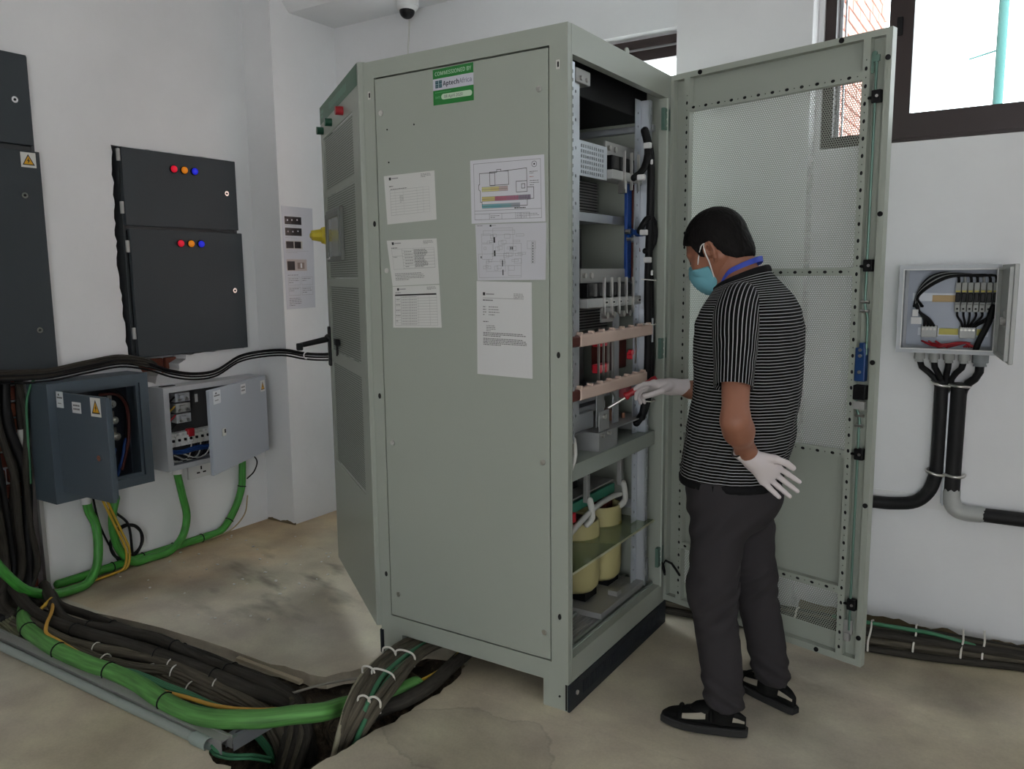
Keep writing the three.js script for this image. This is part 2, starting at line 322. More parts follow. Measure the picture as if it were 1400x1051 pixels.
// windows
function windowFrame(n, x0, x1, y0, y1, z, t, d) {
  const w = struct('window_' + n, ringZ(z - d, z, y0, y1, x0, x1, t, t, t, t), mat.frameBrown);
  return w;
}
{
  const w1 = windowFrame(1, -3.2, -1.425, 0.9, 2.63, WB - 0.06, 0.04, 0.09);  // hidden lower and left part enlarged to let more light in behind the cabinet
  sub('sash', [ringZ(WB - 0.13, WB - 0.085, 0.945, 2.585, -3.155, -1.44, 0.06, 0.03, 0.06, 0.05)], mat.frameBrown, w1);
  sub('pane', bb(-3.13, -1.44, 0.97, 2.57, WB - 0.11, WB - 0.106), mat.glass, w1);
  const w2 = windowFrame(2, -0.775, 1.25, 2.0, 2.66, WR - 0.02, 0.042, 0.1);
  sub('sash', [ringZ(WR - 0.065, WR - 0.015, 2.012, 2.645, -0.535, 0.36, 0.087, 0.06, 0.093, 0.06)], mat.frameBrown, w2, 'dark brown sliding sash');
  sub('lock', [bb(-0.508, -0.486, 2.40, 2.47, WR - 0.017, WR - 0.010, 0.003)], mat.black, w2);
  sub('track', [bb(-0.733, -0.722, 2.04, 2.62, WR - 0.1, WR - 0.09), bb(-0.715, -0.709, 2.04, 2.62, WR - 0.115, WR - 0.1)], mat.galv, w2);
  sub('pane', bb(-0.45, 0.31, 2.09, 2.6, WR - 0.055, WR - 0.051), mat.glass, w2);
  sub('pane', bb(-0.71, -0.52, 2.04, 2.62, WR - 0.107, WR - 0.103), mat.glass, w2);
  // the windows out of the picture that light the room
  struct('window_3', [ringX(XE + 0.08, XE + 0.16, 1.6, 2.5, -0.4, 1.6, 0.05, 0.05, 0.05, 0.05), bb(XE + 0.09, XE + 0.15, 1.65, 2.45, 0.57, 0.63)], mat.frameBrown);
  struct('door_1', [bb(0.14, 0.2, 0, 2.36, ZS - 0.02, ZS + 0.27), bb(1.9, 1.96, 0, 2.36, ZS - 0.02, ZS + 0.27), bb(0.2, 1.9, 2.3, 2.36, ZS - 0.02, ZS + 0.27)], mat.frameBrown);
}
// outside the right window: the wing of the next building in pale brick and a painted pole
{
  const b = thing('brick_building', 'pale pink brick wall of the neighbouring building seen through the window', 'building', [-1.25, -0.32, -5.4]);
  part('wall_core', [bb(-1.5, -1.012, -0.32, 5.2, -6.52, -4.2)], M(lin(0.3, 0.2, 0.17), 0.95), b);
  const g = new RoundedBoxGeometry(0.03, 0.066, 0.21, 1, 0.004);
  let r = 0;
  for (let y = 2.2; y < 3.75; y += 0.077, r++) for (let z = -6.5 - (r % 2) * 0.11; z < -5.0; z += 0.222) {
    if (z < -6.55) { continue; }
    const m = shadowed(new THREE.Mesh(g, mat.brick[Math.floor(rnd() * 3)])); m.name = 'brick'; m.position.set(-1.01 + rr(-0.003, 0.003) + 1.25, y + 0.32, z + 0.105 + 5.4); b.add(m);
  }
  single('pole', [rod([-0.215, -0.32, -5.0], [-0.215, 5.2, -5.0], 0.024, 14), rod([-0.215, 2.62, -5.0], [-0.36, 2.59, -5.0], 0.005, 6), rod([-0.215, 3.05, -5.0], [-0.41, 3.0, -5.0], 0.006, 6)], M(lin(0.06, 0.2, 0.19), 0.6), 'pale turquoise pole standing outside the right window', 'pole');
}
// dome camera under the beam
{
  const t = thing('security_camera', 'small white dome camera with black lens under the ceiling beam', 'camera', [-3.0, 2.93, -3.62]);
  part('mount', [rod([-3.0, 2.998, -3.62], [-3.0, 2.965, -3.62], 0.062, 24, 0.062), new THREE.SphereGeometry(0.06, 20, 10).scale(1, 0.55, 1).translate(-3.0, 2.967, -3.62)], mat.white, t);
  part('dome', new THREE.SphereGeometry(0.043, 18, 12).translate(-3.0, 2.945, -3.615), mat.blackGloss, t);
  single('camera_wire', cable([[-3.09, 2.998, -3.742], [-3.095, 2.9, -3.744], [-3.11, 2.75, -3.744], [-3.115, 2.4, -3.744]], 0.004, 20, 6), mat.offWhite, 'thin pale wire running down the back wall from the dome camera', 'wire');
}
// plaster chips swept against the left bay
{
  const gs = []; for (let i = 0; i < 60; i++) { const r = rr(0.003, 0.009); gs.push(new THREE.IcosahedronGeometry(r, 0).scale(1.4, 0.5, 1).rotateY(rr(0, 3)).translate(rr(-3.85, -2.7), r * 0.4, rr(-3.1, -2.05))); }
  const o = single('plaster_chips', gs, mat.offWhite, 'small white plaster chips scattered on the floor by the left wall', 'debris'); o.userData.kind = 'stuff';
}

// ---------------------------------------------------------------- left wall: sunk panels, boxes
const warnMat = printed(128, 128, (g) => {
  g.fillStyle = '#d9d9d6'; g.fillRect(0, 0, 128, 128); g.beginPath(); g.moveTo(64, 14); g.lineTo(116, 108); g.lineTo(12, 108); g.closePath(); g.fillStyle = '#111'; g.fill();
  g.beginPath(); g.moveTo(64, 28); g.lineTo(104, 100); g.lineTo(24, 100); g.closePath(); g.fillStyle = '#e0a81c'; g.fill();
  g.fillStyle = '#111'; g.beginPath(); g.moveTo(70, 44); g.lineTo(52, 72); g.lineTo(63, 72); g.lineTo(56, 96); g.lineTo(78, 66); g.lineTo(66, 66); g.closePath(); g.fill();
}, { roughness: 0.4 });
const tagMat = printed(128, 96, (g) => { g.fillStyle = '#dadcde'; g.fillRect(0, 0, 128, 96); g.fillStyle = '#222'; for (let r = 0; r < 2; r++) for (let i = 0; i < 8; i++) g.fillRect(16 + i * 12, 22 + r * 32, 9 - (i * 7 + r) % 3, 14); }, { roughness: 0.4 });
const tagMat2 = printed(128, 160, (g) => { g.fillStyle = '#d6dade'; g.fillRect(0, 0, 128, 160); g.fillStyle = '#1a1a1a'; g.beginPath(); g.moveTo(30, 40); g.lineTo(50, 15); g.lineTo(64, 40); g.fill(); for (let i = 0; i < 9; i++) g.fillRect(14 + i * 11, 52, 8, 16); for (let i = 0; i < 6; i++) g.fillRect(24 + i * 11, 112, 7, 10); }, { roughness: 0.4 });
const chrome = M(lin(0.75, 0.75, 0.76), 0.18, 1);
const glow = (c) => M(c, 0.25, 0, { emissive: c, emissiveIntensity: 0.35 });
const lampRed = glow(lin(0.8, 0.01, 0.04)), lampAmber = glow(lin(0.8, 0.25, 0.01)), lampBlue = glow(lin(0.02, 0.03, 0.8));
function lock(parent, y, z, x, r = 0.013) { const l = part('lock', [disc([x + 0.004, y, z], [1, 0, 0], r, 0.01, 18)], chrome, parent, 'chrome quarter-turn lock'); return l; }
{
  const a = thing('distribution_panel', 'tall dark grey sunk panel at the left edge with a yellow warning label', 'electrical panel', [-3.98, 1.07, -1.7]);
  part('frame', [...openBox(-4.04, -3.925, 1.095, 2.505, -2.022, -1.43, 0.012, 0.015, 0.015, 0.015, 0.015), bb(-3.96, -3.926, 2.085, 2.105, -2.005, -1.45)], mat.darkPanelFrame, a);
  const top = part('door', bb(-3.924, -3.90, 2.108, 2.505, -2.009, -1.42, 0.003), mat.darkPanel, a); lockOn(top, a, 2.30, -1.939);
  const low = part('door', bb(-3.924, -3.90, 1.078, 2.082, -2.03, -1.42, 0.003), mat.darkPanel, a); lockOn(low, a, 1.88, -1.945); lockOn(low, a, 1.264, -1.957);
  onto(low, a, 'warning_label', bb(-3.90, -3.8985, 2.007, 2.074, -2.010, -1.943), [[-3.8984, 2.007, -1.943], [-3.8984, 2.007, -2.010], [-3.8984, 2.074, -2.010], [-3.8984, 2.074, -1.943]], warnMat);
  onto(low, a, 'label', null, [[-3.8984, 1.335, -1.74], [-3.8984, 1.335, -1.785], [-3.8984, 1.37, -1.785], [-3.8984, 1.37, -1.74]], mat.white);
}
function lockOn(door, owner, y, z, x = -3.90) { const o = owner.userData.origin; sub('lock', [disc([x + 0.003 - o[0], y - o[1], z - o[2]], [1, 0, 0], 0.014, 0.008, 18)], chrome, door, 'chrome quarter-turn lock'); sub('keyhole', [disc([x + 0.0075 - o[0], y - o[1], z - o[2]], [1, 0, 0], 0.006, 0.002, 8)], mat.black, door); }
function onto(door, owner, name, _, c, m) { const o = owner.userData.origin; sub(name, sheet(c.map((p) => [p[0] - o[0], p[1] - o[1], p[2] - o[2]]), 0.0006, [1, 0, 0], 0, 2, 2), m, door); }
{
  const a = thing('distribution_panel', 'dark grey sunk panel with two doors, each with red, amber and blue lights', 'electrical panel', [-3.98, 1.08, -2.78]);
  part('frame', [...openBox(-4.04, -3.925, 1.092, 2.15, -3.132, -2.428, 0.012, 0.015, 0.015, 0.015, 0.015), bb(-3.96, -3.926, 1.745, 1.775, -3.115, -2.445)], mat.darkPanelFrame, a);
  for (const [y0, y1, za, zb, yl, yk, zk, zl] of [[1.768, 2.157, -2.432, -3.125, 2.075, 1.972, -3.052, -2.785], [1.086, 1.752, -2.447, -3.146, 1.684, 1.423, -3.07, -2.798]]) {
    const d = part('door', bb(-3.924, -3.90, y0, y1, zb, za, 0.003), mat.darkPanel, a); lockOn(d, a, yk, zk);
    [lampRed, lampAmber, lampBlue].forEach((m, i) => { const o = a.userData.origin, z = zl + (1 - i) * 0.064; sub('bezel', [disc([-3.897 - o[0], yl - o[1], z - o[2]], [1, 0, 0], 0.022, 0.008, 18)], mat.black, d); sub('indicator_lamp', [new THREE.SphereGeometry(0.0185, 14, 10).scale(0.8, 1, 1).translate(-3.891 - o[0], yl - o[1], z - o[2])], m, d, ['red', 'amber', 'blue'][i] + ' indicator lamp'); });
    for (const k of [0.15, 0.82]) part('hinge', [rod([-3.908, y0 + (y1 - y0) * k, za + 0.012], [-3.908, y0 + (y1 - y0) * k + 0.06, za + 0.012], 0.01, 8)], mat.galvDull, a);
  }
}
// slate-blue steel box with its door swung out
{
  const b = thing('junction_box', 'slate blue steel box with its door swung wide open, heavy lugs inside', 'electrical box', [-3.84, 0.46, -2.14]);
  const x0 = -3.93, x1 = -3.75, y0 = 0.46, y1 = 1.025, z0 = -2.39, z1 = -1.89, t = 0.012;
  part('body', [...openBox(x0, x1, y0, y1, z0, z1, t, 0.045, 0.05, 0.045, 0.045), ringX(x1 - 0.03, x1 - t - 0.0005, y0 + 0.04, y1 - 0.04, z0 + 0.04, z1 - 0.045, 0.02, 0.015, 0.02, 0.02)], mat.blueBox, b);
  const d = hold('door', b, [x1, 0.5, z1 - 0.052], -88 * Math.PI / 180);
  sub('door_panel', [bb(-0.002, 0.016, 0.01, 0.485, -0.385, 0, 0.003), bb(-0.018, -0.002, 0.02, 0.475, -0.375, -0.36), bb(-0.018, -0.002, 0.02, 0.475, -0.025, -0.01)], mat.blueBox, d);
  const sh = (n, y, z, w, h, m) => sub(n, sheet([[0.0165, y, z], [0.0165, y, z - w], [0.0165, y + h, z - w], [0.0165, y + h, z]], 0.0006, [1, 0, 0], 0, 2, 2), m, d);
  sh('warning_label', 0.395, -0.272, 0.075, 0.085, warnMat); sh('label', 0.4, -0.13, 0.068, 0.05, tagMat); sh('label', 0.415, -0.008, 0.055, 0.075, tagMat2);
  sub('lock', disc([0.02, 0.21, -0.315], [1, 0, 0], 0.014, 0.01, 18), chrome, d);
  for (let i = 0; i < 3; i++) { const y = 0.87 - i * 0.085; part('terminal_lug', [disc([-3.885, y, -2.27 - i * 0.006], [1, 0, 0], 0.02, 0.02, 12), disc([-3.87, y, -2.27 - i * 0.006], [1, 0, 0], 0.011, 0.02, 6), box(0.008, 0.03, 0.02, -3.9, y + 0.03, -2.27 - i * 0.006)], mat.steel, b); }
  part('back_plate', bb(-3.917, -3.913, 0.49, 1.0, -2.37, -1.91), M(lin(0.012, 0.015, 0.024), 0.5), b);
  part('power_lead', cable([[-3.86, 0.93, -2.2], [-3.85, 0.92, -2.28], [-3.85, 0.86, -2.325], [-3.85, 0.72, -2.33], [-3.86, 0.6, -2.31], [-3.87, 0.53, -2.29]], 0.008), mat.brownIns, b);
  part('power_lead', cable([[-3.88, 0.96, -2.12], [-3.87, 0.955, -2.25], [-3.87, 0.88, -2.335], [-3.87, 0.76, -2.34], [-3.88, 0.62, -2.32]], 0.009), mat.rubber, b);
  for (const k of [0, 1]) part('power_lead', cable([[-3.87, 0.68 - k * 0.04, -2.32 + k * 0.06], [-3.87, 0.6, -2.3 + k * 0.05], [-3.88, 0.5, -2.27 + k * 0.04]], 0.008), mat.blueIns, b);
  part('cable_gland', [rod([-3.86, 0.462, -2.085], [-3.86, 0.425, -2.085], 0.03, 14), rod([-3.86, 0.43, -2.085], [-3.86, 0.40, -2.085], 0.024, 14)], mat.white, b);
}
// pale grey box with half-open door
{
  const b = thing('breaker_box', 'pale grey breaker box with half open door above a wall socket', 'electrical box', [-3.87, 0.47, -2.84]);
  const x0 = -3.93, x1 = -3.80, y0 = 0.475, y1 = 0.925, z0 = -3.16, z1 = -2.505, t = 0.01;
  part('body', openBox(x0, x1, y0, y1, z0, z1, t, 0.03, 0.032, 0.028, 0.028), mat.lightGrey, b);
  const d = hold('door', b, [x1 + 0.003, 0.47, z0 + 0.005], 24 * Math.PI / 180);
  sub('door_panel', [bb(0, 0.02, 0.005, 0.455, 0.0, 0.64, 0.004)], mat.paleBox, d);
  const sh = (n, y, z, w, h, m) => sub(n, sheet([[0.0206, y, z], [0.0206, y, z - w], [0.0206, y + h, z - w], [0.0206, y + h, z]], 0.0006, [1, 0, 0], 0, 2, 2), m, d);
  sh('label', 0.375, 0.605, 0.075, 0.07, tagMat2); sh('label', 0.385, 0.31, 0.055, 0.055, tagMat); sh('warning_label', 0.365, 0.075, 0.055, 0.065, warnMat);
  sub('latch', [box(0.006, 0.04, 0.035, 0.023, 0.215, 0.52, 0.002)], mat.offWhite, d); sub('keyhole', [box(0.002, 0.02, 0.012, 0.0268, 0.22, 0.515)], mat.black, d);
  part('back_plate', [bb(-3.918, -3.914, 0.5, 0.9, -3.12, -2.55)], M(lin(0.05, 0.05, 0.052), 0.6), b);
  for (let i = 0; i < 3; i++) { const y = 0.855 - i * 0.058; part('contactor', [box(0.05, 0.05, 0.09, -3.885, y, -2.66, 0.004), box(0.02, 0.02, 0.03, -3.85, y + 0.006, -2.645, 0.003)], i % 2 ? mat.greyPlastic : mat.lightGrey, b); part('terminal_screw', [disc([-3.857, y - 0.012, -2.68], [1, 0, 0], 0.01, 0.012, 10), disc([-3.857, y - 0.012, -2.635], [1, 0, 0], 0.01, 0.012, 10)], mat.steel, b); }
  part('label', [box(0.002, 0.045, 0.018, -3.912, 0.83, -2.78)], mat.white, b);
  for (let i = 0; i < 11; i++) { const z = -2.575 - i * 0.036, m = i === 4 || i === 5 ? mat.offWhite : mat.white; const mc = part('circuit_breaker', [box(0.05, 0.075, 0.033, -3.885, 0.625, z, 0.003), box(0.016, 0.04, 0.033, -3.855, 0.625, z, 0.003)], m, b); const o = b.userData.origin; sub('toggle', box(0.016, 0.014, 0.012, -3.845 - o[0], 0.625 - o[1], z - o[2], 0.002), mat.black, mc); sub('screw', disc([-3.861 - o[0], 0.652 - o[1], z - o[2]], [1, 0, 0], 0.006, 0.004, 8), mat.steel, mc); }
  part('busbar_cover', [box(0.03, 0.045, 0.04, -3.86, 0.655, -2.69, 0.003)], mat.red, b);
  for (let i = 0; i < 3; i++) part('blue_lead', cable([[-3.87, 0.575 - i * 0.006, -2.55], [-3.85, 0.565 - i * 0.008, -2.62], [-3.86, 0.57 - i * 0.01, -2.72], [-3.88, 0.56 - i * 0.01, -2.82]], 0.005, 16, 6), mat.blueIns, b);
  for (let i = 0; i < 5; i++) part('loose_lead', cable([[-3.88, 0.53 + i * 0.004, -2.56 - i * 0.02], [-3.86, 0.505, -2.6 - i * 0.03], [-3.87, 0.52, -2.68 - i * 0.03], [-3.89, 0.6, -2.72 - i * 0.03]], 0.004, 14, 5), i % 2 ? mat.rubber : mat.offWhite, b);
  for (let i = 0; i < 4; i++) part('loose_lead', cable([[-3.87, 0.86 - i * 0.05, -2.615], [-3.86, 0.84 - i * 0.05, -2.58], [-3.88, 0.8 - i * 0.05, -2.55]], 0.005, 10, 5), i === 1 ? mat.yellowCable : i === 2 ? mat.red : mat.rubber, b);
  part('cable_gland', [rod([-3.86, 0.477, -2.595], [-3.86, 0.44, -2.595], 0.028, 14)], mat.white, b);
  const clip = part('hanging_bracket', [box(0.03, 0.004, 0.08, -3.86, 0.927, -2.57)], mat.black, b);
}
{
  const s = thing('wall_socket', 'white three-pin wall socket under the pale grey breaker box', 'socket', [-3.92, 0.37, -2.79]);
  part('plate', bb(-3.929, -3.915, 0.372, 0.452, -2.88, -2.70, 0.004), mat.white, s);
  part('pin_hole', [box(0.002, 0.02, 0.009, -3.9145, 0.428, -2.785), box(0.002, 0.008, 0.02, -3.9145, 0.402, -2.765), box(0.002, 0.008, 0.02, -3.9145, 0.402, -2.805)], mat.black, s);
}
// laminated instruction strip on the column
{
  const m = printed(256, 640, (g) => {
    g.fillStyle = '#c6c8d0'; g.fillRect(0, 0, 256, 640); g.fillStyle = '#15151a';
    for (const y of [62, 132, 212]) { if (y < 200) g.fillRect(22, y, 135, 48); else { g.fillStyle = '#b9b6b0'; g.fillRect(20, y, 140, 52); g.fillStyle = '#15151a'; g.fillRect(24, y + 4, 62, 42); g.fillRect(94, y + 4, 54, 42); } }
    g.fillStyle = '#c8c8d0'; for (const [x, y] of [[40, 80], [75, 78], [118, 76], [40, 150], [80, 150], [122, 146]]) g.fillRect(x, y, 9, 9);
    g.fillStyle = '#b8aca8'; g.fillRect(20, 328, 170, 72); g.fillStyle = '#17171a'; g.fillRect(26, 340, 62, 56); g.fillStyle = '#8a7a74'; g.fillRect(110, 348, 60, 40); g.fillStyle = '#ddd'; g.fillRect(136, 352, 14, 30);
    g.strokeStyle = '#777'; g.strokeRect(26, 440, 100, 50); g.strokeRect(140, 440, 96, 50); g.strokeRect(26, 504, 100, 50); g.strokeRect(140, 504, 96, 50);
    lines(30, 120, 448, 3, 12, 0, 3, g, '#666'); lines(146, 230, 448, 2, 12, 0, 3, g, '#666'); lines(30, 120, 512, 2, 12, 0, 3, g, '#666'); lines(146, 230, 512, 3, 12, 0, 3, g, '#666'); lines(26, 130, 572, 5, 11, 0, 3, g, '#666'); lines(24, 220, 425, 1, 10, 0, 3, g); lines(20, 230, 118, 1, 10, 0, 2, g, '#999'); lines(20, 230, 192, 1, 10, 0, 2, g, '#999'); lines(20, 230, 274, 2, 10, 0, 2, g, '#999');
  }, { roughness: 0.2 });
  single('instruction_sheet', sheet([[-3.689, 1.308, -3.268], [-3.689, 1.312, -3.495], [-3.689, 1.905, -3.504], [-3.689, 1.907, -3.262]], 0.0012, [1, 0, 0], 0.004, 8, 24), m, 'laminated instruction strip with dark photographs taped to the white column', 'paper');
}

// ---------------------------------------------------------------- the inverter cabinet
const CX0 = -2.10, CX1 = -1.25, CZ0 = -3.13, CZ1 = -2.27, CY0 = 0.10, CY1 = 2.265;
const cab = thing('electrical_cabinet', 'tall grey green electrical cabinet with papers on its side and both doors open', 'cabinet', [-1.675, 0, -2.7]);
// side panel towards the camera: frame, sunk joint, inner plate
{
  const frame = plate(rect(CX0, CX1, CY0, CY1), [rect(-2.048, -1.316, 0.17, 2.206).reverse()], 0.022).translate(0, 0, CZ1 - 0.022);
  part('side_frame', frame, mat.cabinet, cab);
  part('side_panel', bb(-2.0435, -1.3205, 0.1745, 2.2005, CZ1 - 0.022, CZ1 + 0.001, 0.003), mat.cabinet, cab);
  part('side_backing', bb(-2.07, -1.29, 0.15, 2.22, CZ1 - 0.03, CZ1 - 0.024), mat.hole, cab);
  for (const [x, y] of [[-2.017, 2.08], [-1.353, 2.079], [-2.01, 0.869], [-1.346, 0.872], [-2.004, 0.266], [-1.344, 0.27], [-2.012, 1.518]])
    part('screw', [disc([x, y, CZ1 + 0.002], [0, 0, 1], 0.0095, 0.004, 16), disc([x, y, CZ1 + 0.004], [0, 0, 1], 0.004, 0.003, 6)], mat.steel, cab);
  for (const [x, y] of [[-2.071, 2.148], [-1.285, 2.144]]) part('slot', [box(0.012, 0.028, 0.003, x, y, CZ1 + 0.0005, 0.001)], mat.offWhite, cab), part('slot_hole', [box(0.006, 0.016, 0.003, x + 0.002, y, CZ1 + 0.0012)], mat.hole, cab);
  for (const [x, y] of [[-2.069, 1.045], [-1.285, 1.237], [-2.066, 0.337], [-1.283, 0.34], [-2.066, 1.69]]) part('slot_hole', [new THREE.CylinderGeometry(0.0075, 0.0075, 0.003, 12).rotateX(Math.PI / 2).scale(0.85, 1.4, 1).translate(x, y, CZ1 + 0.0003)], mat.hole, cab);
  for (const [x, y] of [[-1.99, 2.02], [-1.865, 2.025], [-1.987, 1.905]]) part('rivet_hole', disc([x, y, CZ1 + 0.0015], [0, 0, 1], 0.003, 0.002, 8), mat.hole, cab);
}
part('far_side_panel', bb(CX0, CX1 - 0.032, CY0, CY1, CZ0, CZ0 + 0.018, 0.003), mat.cabinet, cab);
part('roof', bb(CX0 + 0.001, CX1 - 0.001, CY1 - 0.02, CY1 - 0.001, CZ0 + 0.018, CZ1 - 0.022), mat.cabinet, cab);
part('rear_frame', ringX(CX1 - 0.03, CX1 + 0.001, CY0 + 0.001, CY1 + 0.001, CZ0 + 0.001, CZ1 - 0.0225, 0.061, 0.006, 0.085, 0.09), mat.cabinet, cab);
part('frame_lip', [bb(CX1 - 0.002, CX1 + 0.006, 0.18, 2.175, -3.078, -3.070)], mat.edge, cab);
part('front_frame', ringX(CX0 + 0.0005, CX0 + 0.03, CY0 + 0.001, CY1 - 0.022, CZ0 + 0.0185, CZ1 - 0.0225, 0.04, 0.03, 0.09, 0.07), mat.cabinet, cab);
part('lifting_lug', [plate([[-0.014, 0], [0.014, 0], [0.014, 0.04], [0.008, 0.046], [-0.008, 0.046], [-0.014, 0.04]], [oval(0, 0.012, 0.006, 0.008)], 0.006).rotateY(Math.PI / 2).translate(-1.30, CY1, -2.80)], mat.cabinet, cab);
// plinth: pale corner blocks, black slotted cover strips
part('plinth_block', bb(-1.352, -1.255, 0.0, 0.102, -2.36, -2.272, 0.002), mat.cabinet, cab);
part('plinth_block', bb(-2.092, -1.995, 0.0, 0.102, -2.36, -2.272, 0.002), mat.cabinet, cab);
part('plinth_block', bb(-1.352, -1.255, 0.0, 0.102, -3.128, -3.04, 0.002), mat.cabinet, cab);
part('plinth_block', bb(-2.092, -1.995, 0.0, 0.102, -3.128, -3.04, 0.002), mat.cabinet, cab);
for (const [x, y] of [[-1.285, 0.05], [-2.03, 0.052]]) part('bolt_hole', disc([x, y, -2.271], [0, 0, 1], 0.004, 0.003, 8), mat.hole, cab);
{
  const slots = []; for (let z = -3.06; z < -2.36; z += 0.0135) slots.push(rect(z, z + 0.006, 0.03, 0.078).reverse());
  const g = plate(rect(CZ0 + 0.002, CZ1 + 0.002, 0.002, 0.1), slots, 0.008).rotateY(-Math.PI / 2).translate(CX1 + 0.006, 0, 0);
  const pl = part('plinth_cover', g, mat.plinth, cab, 'black slotted plinth cover under the rear opening');
  part('plinth_backing', bb(CX1 - 0.012, CX1 - 0.006, 0.005, 0.098, CZ0, CZ1), mat.hole, cab);
  part('plinth_bolt', disc([CX1 + 0.008, 0.055, -2.32], [1, 0, 0], 0.008, 0.006, 12), mat.steel, cab);
  part('plinth_cover', bb(CX0 - 0.008, CX0, 0.002, 0.1, CZ0, CZ1 + 0.003, 0.002), mat.plinth, cab);
}
// green commissioning sticker
{
  const m = printed(512, 360, (g) => {
    g.fillStyle = '#1f7a33'; g.fillRect(0, 0, 512, 360); g.fillStyle = '#cfe0cf'; g.font = '52px sans-serif'; g.textAlign = 'center'; g.fillText('COMMISSIONED BY', 256, 66, 490);
    g.fillStyle = '#c9c9d4'; g.fillRect(0, 96, 512, 116); g.fillStyle = '#2c5560'; g.fillRect(30, 116, 86, 74); g.fillStyle = '#9fb7bb'; g.fillRect(68, 116, 9, 74); g.fillRect(30, 150, 86, 5); for (let i = 0; i < 5; i++) { g.fillRect(36 + i * 15, 128, 6, 4); g.fillRect(36 + i * 15, 170, 6, 6); }
    g.fillStyle = '#15132e'; g.textAlign = 'left'; g.font = 'bold 62px sans-serif'; g.fillText('Aptech', 128, 176, 206); g.fillStyle = '#4d4d66'; g.font = '62px sans-serif'; g.fillText('Africa', 336, 176, 158);
    lines(24, 490, 232, 1, 8, 0, 7, g, '#5aa96a'); g.fillStyle = '#7fc08a'; g.font = '30px sans-serif'; g.fillText('DATE', 26, 296, 66);
    g.fillStyle = '#c4d8bf'; g.beginPath(); g.roundRect ? g.roundRect(104, 256, 390, 56, 28) : g.rect(104, 256, 390, 56); g.fill(); g.fillStyle = '#4a4a55'; g.font = '40px sans-serif'; g.fillText('08 April 2020', 140, 298, 240);
  }, { roughness: 0.35 });
  part('sticker', sheet([[-1.776, 2.078, CZ1 + 0.0012], [-1.606, 2.076, CZ1 + 0.0012], [-1.606, 2.197, CZ1 + 0.0012], [-1.776, 2.195, CZ1 + 0.0012]], 0.0008, [0, 0, 1], 0, 2, 2), m, cab, 'green and white commissioning sticker');
}
// ---- mounting rails with real holes
function railGeo(y0, y1, w, hole, pitch, t = 0.003) {
  const hs = []; for (let y = y0 + pitch / 2; y < y1 - hole; y += pitch) hs.push(rect(-hole / 2, hole / 2, y - hole / 2, y + hole / 2).reverse());
  return plate(rect(-w / 2, w / 2, y0, y1), hs, t);
}
{
  // near rail: narrow flange with square holes and a wide plain flange with round ones
  const hs = []; for (let y = 1.0; y < 2.15; y += 0.09) { hs.push(oval(-0.022, y, 0.004, 0.006)); hs.push(oval(0.018, y + 0.012, 0.004, 0.006)); }
  part('mounting_rail', [railGeo(0.93, 2.165, 0.03, 0.011, 0.0265).rotateY(Math.PI / 2).translate(-1.272, 0, -2.335), plate(rect(-0.04, 0.045, 0.96, 2.165), hs, 0.003).rotateY(Math.PI / 2).translate(-1.305, 0, -2.40), bb(-1.305, -1.27, 0.96, 2.165, -2.353, -2.350)], mat.galv, cab);
  part('mounting_rail', [railGeo(0.19, 2.165, 0.05, 0.009, 0.05).rotateY(Math.PI / 2).translate(-1.335, 0, -2.985), railGeo(0.19, 2.165, 0.02, 0.009, 0.028).rotateY(Math.PI / 2).translate(-1.300, 0, -3.03), bb(-1.335, -1.30, 0.19, 2.165, -3.018, -3.015)], mat.galv, cab);
  part('mounting_rail', [railGeo(0.19, 2.165, 0.05, 0.009, 0.05).rotateY(Math.PI / 2).translate(-1.98, 0, -2.95)], mat.galv, cab);
  part('cross_rail', [bb(-2.08, -1.31, 2.06, 2.085, -3.105, -3.08, 0.003)], mat.galv, cab); part('cross_rail', [bb(-2.08, -1.4, 1.0, 1.03, -3.11, -3.09, 0.003)], mat.galv, cab);
  part('cross_rail', [plate(rect(-0.32, 0.32, -0.02, 0.02), Array.from({ length: 14 }, (_, i) => oval(-0.29 + i * 0.045, i % 2 ? 0.008 : -0.008, 0.005, 0.005)), 0.003).translate(-1.68, 0.515, -3.10)], mat.galv, cab);
  part('roof_bracket', [bb(-1.36, -1.29, 2.12, 2.165, -2.50, -2.40, 0.003), disc([-1.288, 2.135, -2.43], [1, 0, 0], 0.008, 0.01, 8), disc([-1.288, 2.135, -2.47], [1, 0, 0], 0.008, 0.01, 8)], mat.galvDull, cab);
}
// unseen blocks added to keep light from the open front out
for (const [a, b] of [[0.22, 0.82], [0.87, 1.24], [1.27, 1.69], [1.74, 2.04]]) part('added_light_block', bb(-2.05, -1.64, a, b, -3.10, -2.31, 0.004), M(lin(0.05, 0.052, 0.055), 0.5), cab);
part('roof_shade_block', bb(-2.05, -1.345, 2.10, 2.235, -3.10, -2.31, 0.004), mat.black, cab);  // black box stands in for the shade under the roof
// thermostat with its thin leads
{
  const t = hold('thermostat', cab); const o = cab.userData.origin, tr = (g) => { g = join(g); return g.translate(-o[0], -o[1], -o[2]); };
  sub('casing', tr([bb(-1.315, -1.29, 1.99, 2.045, -2.535, -2.455, 0.004)]), mat.offWhite, t); sub('dial', tr([disc([-1.288, 2.02, -2.515], [1, 0, 0], 0.012, 0.008, 14)]), mat.white, t);
  sub('terminal', tr([box(0.015, 0.02, 0.012, -1.295, 1.982, -2.535)]), mat.red, t);
  sub('lead', tr([cable([[-1.27, 2.09, -2.34], [-1.265, 2.105, -2.40], [-1.28, 2.10, -2.47], [-1.30, 2.05, -2.5]], 0.003, 16, 5), cable([[-1.27, 1.935, -2.35], [-1.265, 1.95, -2.42], [-1.285, 1.96, -2.52], [-1.30, 1.985, -2.54]], 0.003, 16, 5)]), mat.black, t);
}
